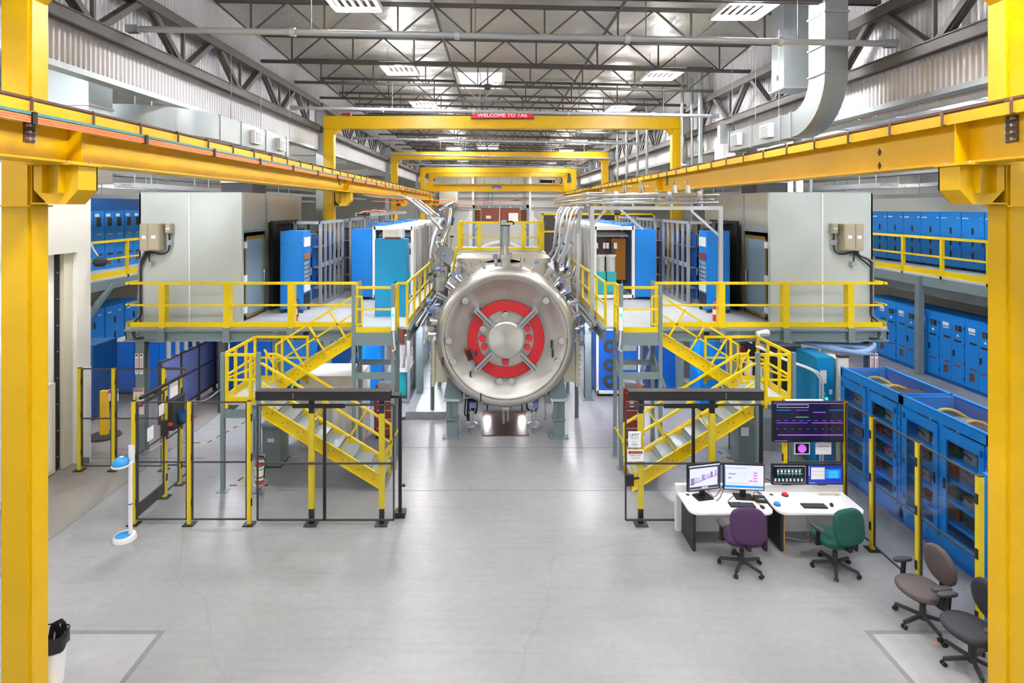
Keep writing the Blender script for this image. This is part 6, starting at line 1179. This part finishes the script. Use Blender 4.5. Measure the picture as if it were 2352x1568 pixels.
for d in (0, .06): MB().tube([(5.95+d, 13.5, 2.68), (6.35+d, 13.0, 2.5), (6.8+d, 12.75, 2.35), (6.98+d, 12.7, 2.2), (7.02+d, 12.7, 1.9), (7.02+d, 12.7, .02)], .022, 8, sub=4).build('conduit', 'cable_white', t, smooth=True)
B(6.95, 7.15, 12.65, 12.75, 0, .02).build('foot', 'galv', t)
# ------------------------------------------------------------------ side bay on the desk side: two levels of blue cabinets
t = thing('side_gallery', 'grey side gallery with yellow rail over the big blue cabinets, desk side', 'gallery', (16, 20, 0), kind='structure')
GX, GZ_ = 14.95, 3.62
B(GX, 19.9, 12, 34, GZ_-.08, GZ_).build('deck', 'deck', t); B(GX, GX+.12, 12, 34, GZ_-.42, GZ_-.08).build('edge_beam', 'grey_steel', t)
guard(t, 'guard_rail', ((GX+.05, 12.0), (GX+.05, 34)), GZ_, [k/12 for k in range(13)], h=1.3, mids=(.66,), toe=.2, post=.1, rail=.08)
for y in (16.2, 20.3, 24.5, 29): B(GX-.1, GX+.1, y-.1, y+.1, 0, GZ_-.08).build('column', 'grey_steel', t)
B(GX+.7, GX+.8, 12, 34, 2.75, 3.3).build('cable_duct', 'galv', t)
for i in range(11):
    y = 15.2+i*1.0
    t = thing('blue_cabinet', f'blue cabinet with slit windows on the side gallery, {NTH[i+1]} from the near end, desk side', 'cabinet', (17.7, y+.5, GZ_), group='blue cabinets on the desk-side gallery')
    x = 17.2
    B(x+.02, x+1.0, y+.01, y+.99, GZ_+.1, 5.8).build('body', 'blue', t); B(x+.1, x+.9, y+.05, y+.95, GZ_, GZ_+.1).build('plinth', 'black', t)
    d = B(x, x+.02, y+.02, y+.98, GZ_+.12, 5.78).build('door', 'blue', t)
    for z in (5.1, 4.65, 4.2): MB().prism(rr(y+.45, y+.55, z-.13, z+.13, .045, 4), 'x', x-.004, x).build('slit_window', 'black', d)
    B(x-.03, x, y+.05, y+.09, 4.55, 4.8).build('handle', 'blue_dark', d); B(x-.003, x, y+.68, y+.88, 5.55, 5.6).build('logo', 'white', d); MB().prism([(y+.9, 5.54), (y+.98, 5.54), (y+.92, 5.62)], 'x', x-.003, x).build('logo', 'white', d); B(x-.003, x, y+.1, y+.2, 5.56, 5.6).build('number_plate', 'white', d); MB().cyl((x, y+.45, 3.95), (x-.01, y+.45, 3.95), .02, 8).build('lock', 'black', d)
for i in range(8):
    y = 15.4+i*1.06
    t = thing('switchgear_cabinet', f'big blue switchgear on the desk-side floor, {NTH[i+1]} from the near end', 'cabinet', (15.7, y+.5, 0), group='blue switchgear on the desk side')
    x = 15.15
    B(x+.02, x+1.2, y+.005, y+1.055, .12, 2.3).build('body', 'blue', t); B(x+.06, x+1.2, y+.01, y+1.05, 0, .12).build('plinth', 'blue_deep', t)
    d = B(x, x+.02, y+.02, y+1.04, .14, 2.12).build('door', 'blue', t)
    B(x-.003, x, y+.525, y+.535, .14, 2.1).build('door_gap', 'blue_dark', d)
    for a, z, w_, h, m in ((.12, 1.85, .13, .2, 'black'), (.27, 1.85, .13, .2, 'charcoal'), (.6, 1.55, .26, .06, 'black'), (.14, 1.5, .3, .06, 'black'), (.6, .72, .26, .05, 'brown_red'), (.14, .68, .3, .05, 'brown_red'), (.68, .35, .2, .26, 'brown')): B(x-.004, x, y+a, y+a+w_, z, z+h).build('window', m, d)
    B(x-.004, x, y+.66, y+.92, 1.95, 2.07).build('label_plate', 'paper', d); B(x-.004, x, y+.66, y+.9, 1.87, 1.91).build('label_plate', 'paper', d); MB().prism([(y+.22, 1.68), (y+.34, 1.68), (y+.28, 1.76)], 'x', x-.004, x).build('warning_mark', 'white', d)
    B(x-.03, x, y+.42, y+.46, 1.0, 1.2).build('handle', 'black', d)
    for z in (.3, .8, 1.4, 1.95): B(x-.02, x, y+.0, y+.03, z, z+.09).build('hinge', 'blue_dark', d)
# ------------------------------------------------------------------ side bay on the white-door side
t = thing('side_gallery', 'dark side gallery with yellow rail behind the white wall', 'gallery', (-16, 20, 0), kind='structure')
GX = -14.2; GZ_ = 3.45
B(GX, -19.9, 14, 34, GZ_-.08, GZ_).build('deck', 'deck', t); B(GX, GX-.12, 14, 34, GZ_-.42, GZ_-.08).build('edge_beam', 'grey_steel', t)
guard(t, 'guard_rail', ((GX-.05, 14.0), (GX-.05, 34)), GZ_, [k/8 for k in range(9)], h=1.3, mids=(.66,), toe=.2, post=.1, rail=.08)
for y in (19.0, 24, 29): B(GX-.1, GX+.1, y-.1, y+.1, 0, GZ_-.08).build('column', 'grey_steel', t)
MB().bar((GX, 19.0, 1.9), (GX, 20.6, 3.2), .16).build('knee_brace', 'grey_steel', t)
for i in range(7):
    y = 17.0+i*1.25; x = -16.3
    t = thing('switchgear_cabinet', f'blue switchgear cabinet on the side gallery, {NTH[i+1]} from the near end, white-door side', 'cabinet', (x-.5, y+.6, GZ_), group='blue switchgear on the white-door gallery')
    B(x-1.0, x-.02, y+.01, y+1.24, GZ_+.02, 5.85).build('body', 'blue', t); B(x-1.0, x, y, y+1.25, 5.85, 6.35).build('top_box', 'blue_dark', t)
    for k in range(2):
        a = y+.03+k*.6; d = B(x-.02, x, a, a+.58, GZ_+.12, 5.8).build('door', 'blue', t)
        for z, h, w_, m in ((5.2, .36, .26, 'black'), (4.5, .1, .34, 'charcoal'), (4.0, .1, .34, 'charcoal'), (3.62, .28, .2, 'brown')): B(x, x+.004, a+.14, a+.14+w_, z, z+h).build('window', m, d)
        B(x, x+.004, a+.05, a+.3, 5.6, 5.72).build('label_plate', 'paper', d); B(x, x+.04, a+.1, a+.4, 4.85, 4.9).build('handle', 'galv', d)
for i, (y, lab) in enumerate(((17.6, 'nearer'), (19.3, 'farther'))):
    t = thing('rooftop_filter', f'dark blue ribbed filter box on the gallery cabinets, {lab} one', 'filter box', (-16.6, y, 6.35)); B(-16.9, -16.3, y, y+.6, 6.36, 7.0).build('body', 'blue_dark', t)
    for k in range(5): B(-16.3, -16.28, y+.05+k*.11, y+.1+k*.11, 6.4, 6.95).build('rib', 'blue_dark', t)
for i in range(4):
    y = 18.6+i*1.1; x = -14.6
    t = thing('blue_cabinet', f'blue slit-window cabinet on the floor under the gallery, {NTH[i+1]} from the near end', 'cabinet', (x-.5, y+.5, 0), group='blue cabinets under the white-door gallery')
    B(x-1.0, x-.02, y+.01, y+1.08, 0, 2.3).build('body', 'blue', t); d = B(x-.02, x, y+.03, y+1.06, .1, 2.28).build('door', 'blue', t)
    for z in (1.75, 1.2, .7): MB().prism(rr(y+.5, y+.6, z-.13, z+.13, .045, 4), 'x', x, x+.004).build('slit_window', 'black', d)
    B(x, x+.003, y+.15, y+.35, 2.05, 2.1).build('logo', 'white', d); B(x, x+.003, y+.75, y+.88, 2.06, 2.1).build('number_plate', 'white', d)
def grid_box(label, x0, x1, y0, y1, z1, m='blue_deep'):
    t = thing('filter_cabinet', label, 'cabinet', ((x0+x1)/2, (y0+y1)/2, 0), group='blue floor cabinets'); B(x0, x1, y0+.02, y1, .08, z1).build('body', m, t); B(x0+.05, x1-.05, y0+.05, y1-.05, 0, .08).build('plinth', 'black', t)
    n = max(1, round((x1-x0)/.8))
    for k in range(n): a = x0+(x1-x0)*k/n; B(a+.015, a+(x1-x0)/n-.015, y0, y0+.02, .12, z1-.03).build('door_panel', m, t)
    B(x0-.02, x1+.02, y0-.01, y1+.02, z1, z1+.02).build('lid', 'alu_dull', t); return t
grid_box('wide blue ribbed cabinet standing behind the DANGER column', -12.6, -10.2, 18.1, 19.0, 1.68)
t = grid_box('pale topped blue cabinet behind the wide ribbed cabinet', -12.0, -10.4, 19.3, 20.3, 2.05, 'blue_slate')
t = blue_box('control_cabinet', 'dark blue control cabinet with yellow tag behind the clear fence', 'cabinet', -12.6, -11.55, 15.9, 16.9, 0, 2.1, 'blue_dark', .08); B(-11.95, -11.83, 15.88, 15.9, 1.1, 1.3).build('yellow_tag', 'tape_yellow', t); MB().cyl((-11.9, 15.9, 1.45), (-11.9, 15.86, 1.45), .04, 10).build('knob', 'red_dark', t); B(-12.0, -11.75, 15.88, 15.9, 1.6, 1.68).build('label_plate', 'paper', t)
t = thing('bollard', 'yellow bollard on a black round base behind the clear fence', 'bollard', (-9.6, 14.6, 0)); x, y = PX(240, 14.8), 14.8; B(x-.09, x+.09, y-.05, y+.05, .04, 1.2).build('post', 'yellow', t); MB().lathe([(0, 0), (.38, 0), (.36, .05), (0, .06)], (x, y, 0), 'z', 24).build('base', 'rubber', t, smooth=True); B(x+.15, x+.4, y-.06, y-.05, .95, 1.25).build('notice', 'paper', t); B(x+.15, x+.4, y-.065, y-.06, 1.15, 1.24).build('notice_header', 'sign_red', t); B(x+.09, x+.16, y-.05, y-.03, 1.1, 1.2).build('notice_arm', 'galv', t)
t = thing('leaning_panel', 'white board leaning inside the clear fence by the white wall', 'board', (-9.5, 13.3, 0)); MB().prism([(PX(190, 13.3), .0), (PX(206, 13.3), .0), (PX(208, 13.3), 2.25), (PX(192, 13.3), 2.25)], 'y', 13.3, 13.33).build('board', 'white', t); B(PX(190, 13.3), PX(206, 13.3), 13.28, 13.3, 0, .12).build('kick_strip', 'cable_grey', t)
# dark slate panels in a black frame under the platform, white-door side
t = thing('panel_screen', 'row of slate-blue panels in a dark frame under the white-door side mezzanine', 'screen', (-9.3, 17.5, 0))
for k in range(5):
    y = 15.6+k*1.0; B(-9.52, -9.48, y+.04, y+.96, .2, 1.66).build('panel', 'blue_slate', t)
    B(-9.55, -9.45, y-.03, y+.03, 0, 1.75).build('upright', 'charcoal', t)
for z in (.18, 1.0, 1.7): B(-9.53, -9.47, 15.6, 20.6, z-.03, z+.03).build('rail', 'charcoal', t)
for k in range(10): MB().cyl((-9.5, 16.0+k*.45, 1.73), (-9.5, 16.0+k*.45, 2.5), .06, 10).build('silver_tube', 'alu', t, smooth=True)
# equipment under the platforms
for i, (x0, x1, y0, y1, z1, m, lab) in enumerate(((-9.05, -7.5, 18.2, 19.2, 2.1, 'blue_deep', 'deep blue cabinet behind the stair mid landing, white-door side'), (-7.4, -6.1, 18.6, 19.4, 2.2, 'blue', 'blue cabinet partly hidden by the stair rails, white-door side'), (-6.0, -4.0, 18.4, 19.3, 1.75, 'blue_dark', 'long dark blue bench cabinet behind the draped block'), (-4.4, -3.72, 17.0, 17.9, 2.4, 'blue', 'narrow blue cabinet beside the landing tower, white-door side'),
    (4.7, 5.6, 18.2, 19.1, 2.2, 'blue_deep', 'deep blue cabinet behind the stair on the desk side'), (5.75, 6.5, 16.6, 17.5, 2.3, 'blue', 'blue cabinet beside the hung extinguisher, desk side'), (2.95, 4.3, 17.9, 19.2, 2.2, 'blue_deep', 'blue equipment cabinet with fans under the walkway, desk side'))):
    t = grid_box(lab, x0, x1, y0, y1, z1, m)
    if x0 == 2.95:
        MB().box(x0-.02, x0+.05, y0-.03, y0, .1, z1).box(x1-.05, x1, y0-.03, y0, .1, z1).box(x0, x1, y0-.03, y0, .1, .2).box(x0, x1, y0-.03, y0, z1-.1, z1).build('white_frame', 'white', t)
        for z in (.5, 1.0, 1.6): MB().lathe([(.08, -.02), (.2, -.02), (.2, 0)], (x0+.4, y0, z), 'y', 18).build('fan', 'charcoal', t, smooth=True); B(x0+.7, x1-.1, y0-.02, y0, z-.15, z+.15).build('module', 'galv', t)
t = thing('draped_block', 'white tarpaulin draped over a block under the stair, white-door side', 'tarpaulin', (-4.4, 14.6, 0))
b = MB(); nx, nz = 36, 10; x0, x1, y0 = -5.15, -3.65, 14.15
for j in range(nz+1):
    for i in range(nx+1):
        u = i/nx; z = 1.76*(j/nz); wv = .05*(1-j/nz)*math.sin(u*19)+.03*(1-j/nz)*math.sin(u*41+1); b.v.append((x0+(x1-x0)*u-.06*(1-j/nz)*(1-2*u), y0-.08*(1-j/nz)+wv, z))
for j in range(nz):
    for i in range(nx): k = j*(nx+1)+i; b.f.append((k, k+1, k+nx+2, k+nx+1))
b.build('drape_front', 'tarp', t, smooth=True); B(x0, x1, y0, 15.3, 1.74, 1.77).build('drape_top', 'tarp', t); B(x0, x0+.02, y0, 15.3, 0, 1.75).build('drape_side', 'tarp', t); B(x1-.02, x1, y0, 15.3, 0, 1.75).build('drape_side', 'tarp', t)
for s in (-1, 1):
    x = PX(884, 14.6) if s < 0 else PX(1455, 14.6)
    t = thing('tool_chest', f'red tool chest standing behind the stair foot, {SIDE[s]}', 'tool chest', (x, 14.6, 0)); B(x-.28, x+.28, 14.6, 15.1, .1, 1.3).build('body', 'red_dark', t)
    for k in range(5): B(x-.26, x+.26, 14.58, 14.6, .14+k*.23, .34+k*.23).build('drawer', 'red_dark', t); B(x-.2, x+.2, 14.56, 14.58, .29+k*.23, .31+k*.23).build('drawer_handle', 'alu', t)
    for a in (-.22, .22): MB().cyl((x+a, 14.7, 0), (x+a, 14.7, .1), .04).cyl((x+a, 15.0, 0), (x+a, 15.0, .1), .04).build('caster', 'black', t)
    B(x-.2, x+.1, 14.7, 14.95, 1.3, 1.42).build('tool_box', 'alu', t); B(x-.1, x+.0, 14.57, 14.58, .85, 1.1).build('notice', 'paper', t)
t = thing('switch_panel', 'grey metal cabinet with notice behind the desk-side gate', 'cabinet', (5.6, 13.3, 0)); B(5.35, 5.8, 13.1, 13.55, 0, 1.25).build('body', 'grey_steel', t) ; B(5.33, 5.82, 13.08, 13.57, 1.25, 1.29).build('top', 'galv', t); B(5.42, 5.6, 13.095, 13.1, .7, .9).build('notice', 'paper', t); MB().cyl((5.72, 13.1, .95), (5.72, 13.07, .95), .03, 8).build('knob', 'sign_orange', t)
t = thing('floor_transformer', 'grey boxed transformer on the floor behind the fence gate, white-door side', 'transformer', (-5.4, 13.3, 0)); B(-5.62, -5.2, 13.0, 13.5, .05, .95).build('case', 'grey_steel', t); B(-5.64, -5.18, 12.98, 13.52, .95, 1.0).build('lid', 'galv', t); B(-5.5, -5.35, 12.99, 13.0, .6, .68).build('plate', 'paper', t); B(-5.62, -5.2, 13.0, 13.5, 0, .05).build('base', 'charcoal', t)
# server racks with pale panels under the desk-side platform
for i in range(3):
    y = 15.3+i*.75; x = 7.05
    t = thing('server_rack', f'black rack with pale front panels under the desk-side mezzanine, {NTH[i+1]} from the front', 'rack', (x+.5, y+.35, 0), group='black racks with pale panels'); B(x+.02, x+.95, y, y+.72, 0, 2.5).build('case', 'black', t)
    for z0, z1 in ((.2, .85), (.95, 1.6), (2.1, 2.3)): B(x, x+.02, y+.08, y+.64, z0, z1).build('front_panel', 'cable_white', t)
t = thing('breaker_box', 'grey breaker box and conduit on a post under the desk-side mezzanine', 'breaker box', (6.5, 14.1, 0)); B(6.4, 6.6, 14.0, 14.15, 1.4, 2.0).build('box', 'cable_grey', t); MB().cyl((6.5, 14.1, 2.0), (6.5, 14.1, 2.74), .03).build('conduit', 'galv', t); B(6.35, 6.65, 14.0, 14.5, 0, 1.1).build('pedestal', 'galv', t); MB().cyl((6.5, 14.1, 1.1), (6.5, 14.1, 1.4), .03).build('conduit', 'galv', t)
t = thing('breaker_box', 'small grey junction box on the dark post under the white-door mezzanine', 'breaker box', (-8.0, 16.5, 0)); B(-8.35, -8.15, 16.5, 16.7, 0, 2.74).build('post', 'black_soft', t); B(-8.15, -7.95, 16.5, 16.65, 2.05, 2.45).build('box', 'cable_grey', t); MB().tube([(-8.05, 16.55, 2.05), (-8.07, 16.55, 1.4), (-8.1, 16.5, .9), (-8.5, 16.3, .5), (-8.9, 16.2, .35)], .025, 6, sub=4).build('cable', 'cable_grey', t, smooth=True)
# glazed lower racks under the walkway edge, white-door side
for i in range(4):
    y = 17.3+i*1.3
    t = thing('lower_rack', f'grey framed lower rack under the walkway edge, {NTH[i+1]} from the front', 'rack', (-2.95, y+.6, 0), group='lower racks under the walkway'); x = -2.9
    for yy in (y, y+1.2): B(x-.05, x+.03, yy-.04, yy+.04, 0, 2.7).build('frame_post', 'alu_dull', t); B(x-.75, x-.67, yy-.04, yy+.04, 0, 2.7).build('frame_post', 'alu_dull', t)
    B(x-.02, x, y+.04, y+1.16, .1, 2.6).build('pane', 'glass', t); B(x-.6, x-.55, y+.1, y+1.1, 1.3, 2.6).build('board', 'brown_red', t); B(x-.65, x-.1, y+.1, y+1.1, .2, .9).build('base_tank', 'teal', t); B(x-.7, x, y, y+1.2, .95, 1.0).build('shelf', 'white', t); MB().cyl((x-.3, y+.4, 1.0), (x-.3, y+.4, 1.7), .13, 14).build('capacitor', 'tank_white', t, smooth=True); B(x-.7, x+.02, y, y+1.2, 2.6, 2.7).build('frame_rail', 'alu_dull', t); B(x-.7, x, y, y+1.2, .0, .1).build('plinth', 'alu_dull', t)
# hazard tape squares on the floor
def tape(label, pts):
    t = thing('hazard_tape', label, 'floor tape', (pts[0][0], pts[0][1], 0), group='hazard tape lines')
    for (xa, ya), (xb, yb) in zip(pts, pts[1:]):
        L = math.hypot(xb-xa, yb-ya); n = max(2, int(L/.16))
        for k in range(n):
            f0, f1 = k/n, (k+1)/n; MB().bar((xa+(xb-xa)*f0, ya+(yb-ya)*f0, .003), (xa+(xb-xa)*f1, ya+(yb-ya)*f1, .003), .05, .004).build('stripe', 'tape_yellow' if k % 2 else 'charcoal', t)
tape('yellow and black hazard tape on the floor inside the front fence', [(-6.0, 12.2), (-5.0, 12.2)]); tape('yellow and black hazard tape square under the stair landing', [(-5.9, 12.4), (-5.7, 13.6), (-5.0, 13.6)])
tape('yellow hazard tape running back under the white-door mezzanine', [(-8.3, 14.4), (-7.6, 14.4), (-6.9, 17.2)]); tape('yellow hazard tape on the floor behind the wall display', [(5.2, 13.9), (5.5, 12.8), (5.9, 12.2)])
# added fill strips that brighten the dark space under platforms and walkway edges
for s in (-1, 1):
    for i, (x, y) in enumerate(((5.0, 16.0), (7.6, 15.6), (5.0, 20.5), (2.46, 16.6), (2.46, 20.0), (2.46, 23.6))):
        t = thing('strip_light', f'added slim fill strip light under the mezzanine, {SIDE[s]}, {("front inner", "front outer", "rear", "walkway first", "walkway second", "walkway third")[i]}', 'strip light', (s*x, y, 2.7), group='added fill strip lights under the mezzanines'); B(s*x-.08, s*x+.08, y-.6, y+.6, 2.72, 3.04).build('housing', 'white', t); B(s*x-.05, s*x+.05, y-.58, y+.58, 2.69, 2.72).build('tube', 'lamp', t)
        ld = bpy.data.lights.new('added_strip_lamp', 'AREA'); ld.shape = 'RECTANGLE'; ld.size = .1; ld.size_y = 1.1; ld.energy = 75; ld.color = (.98, .95, 1); lo = bpy.data.objects.new('added_strip_lamp', ld); COL.objects.link(lo); lo.parent = t; lo.location = (0, 0, -.03)
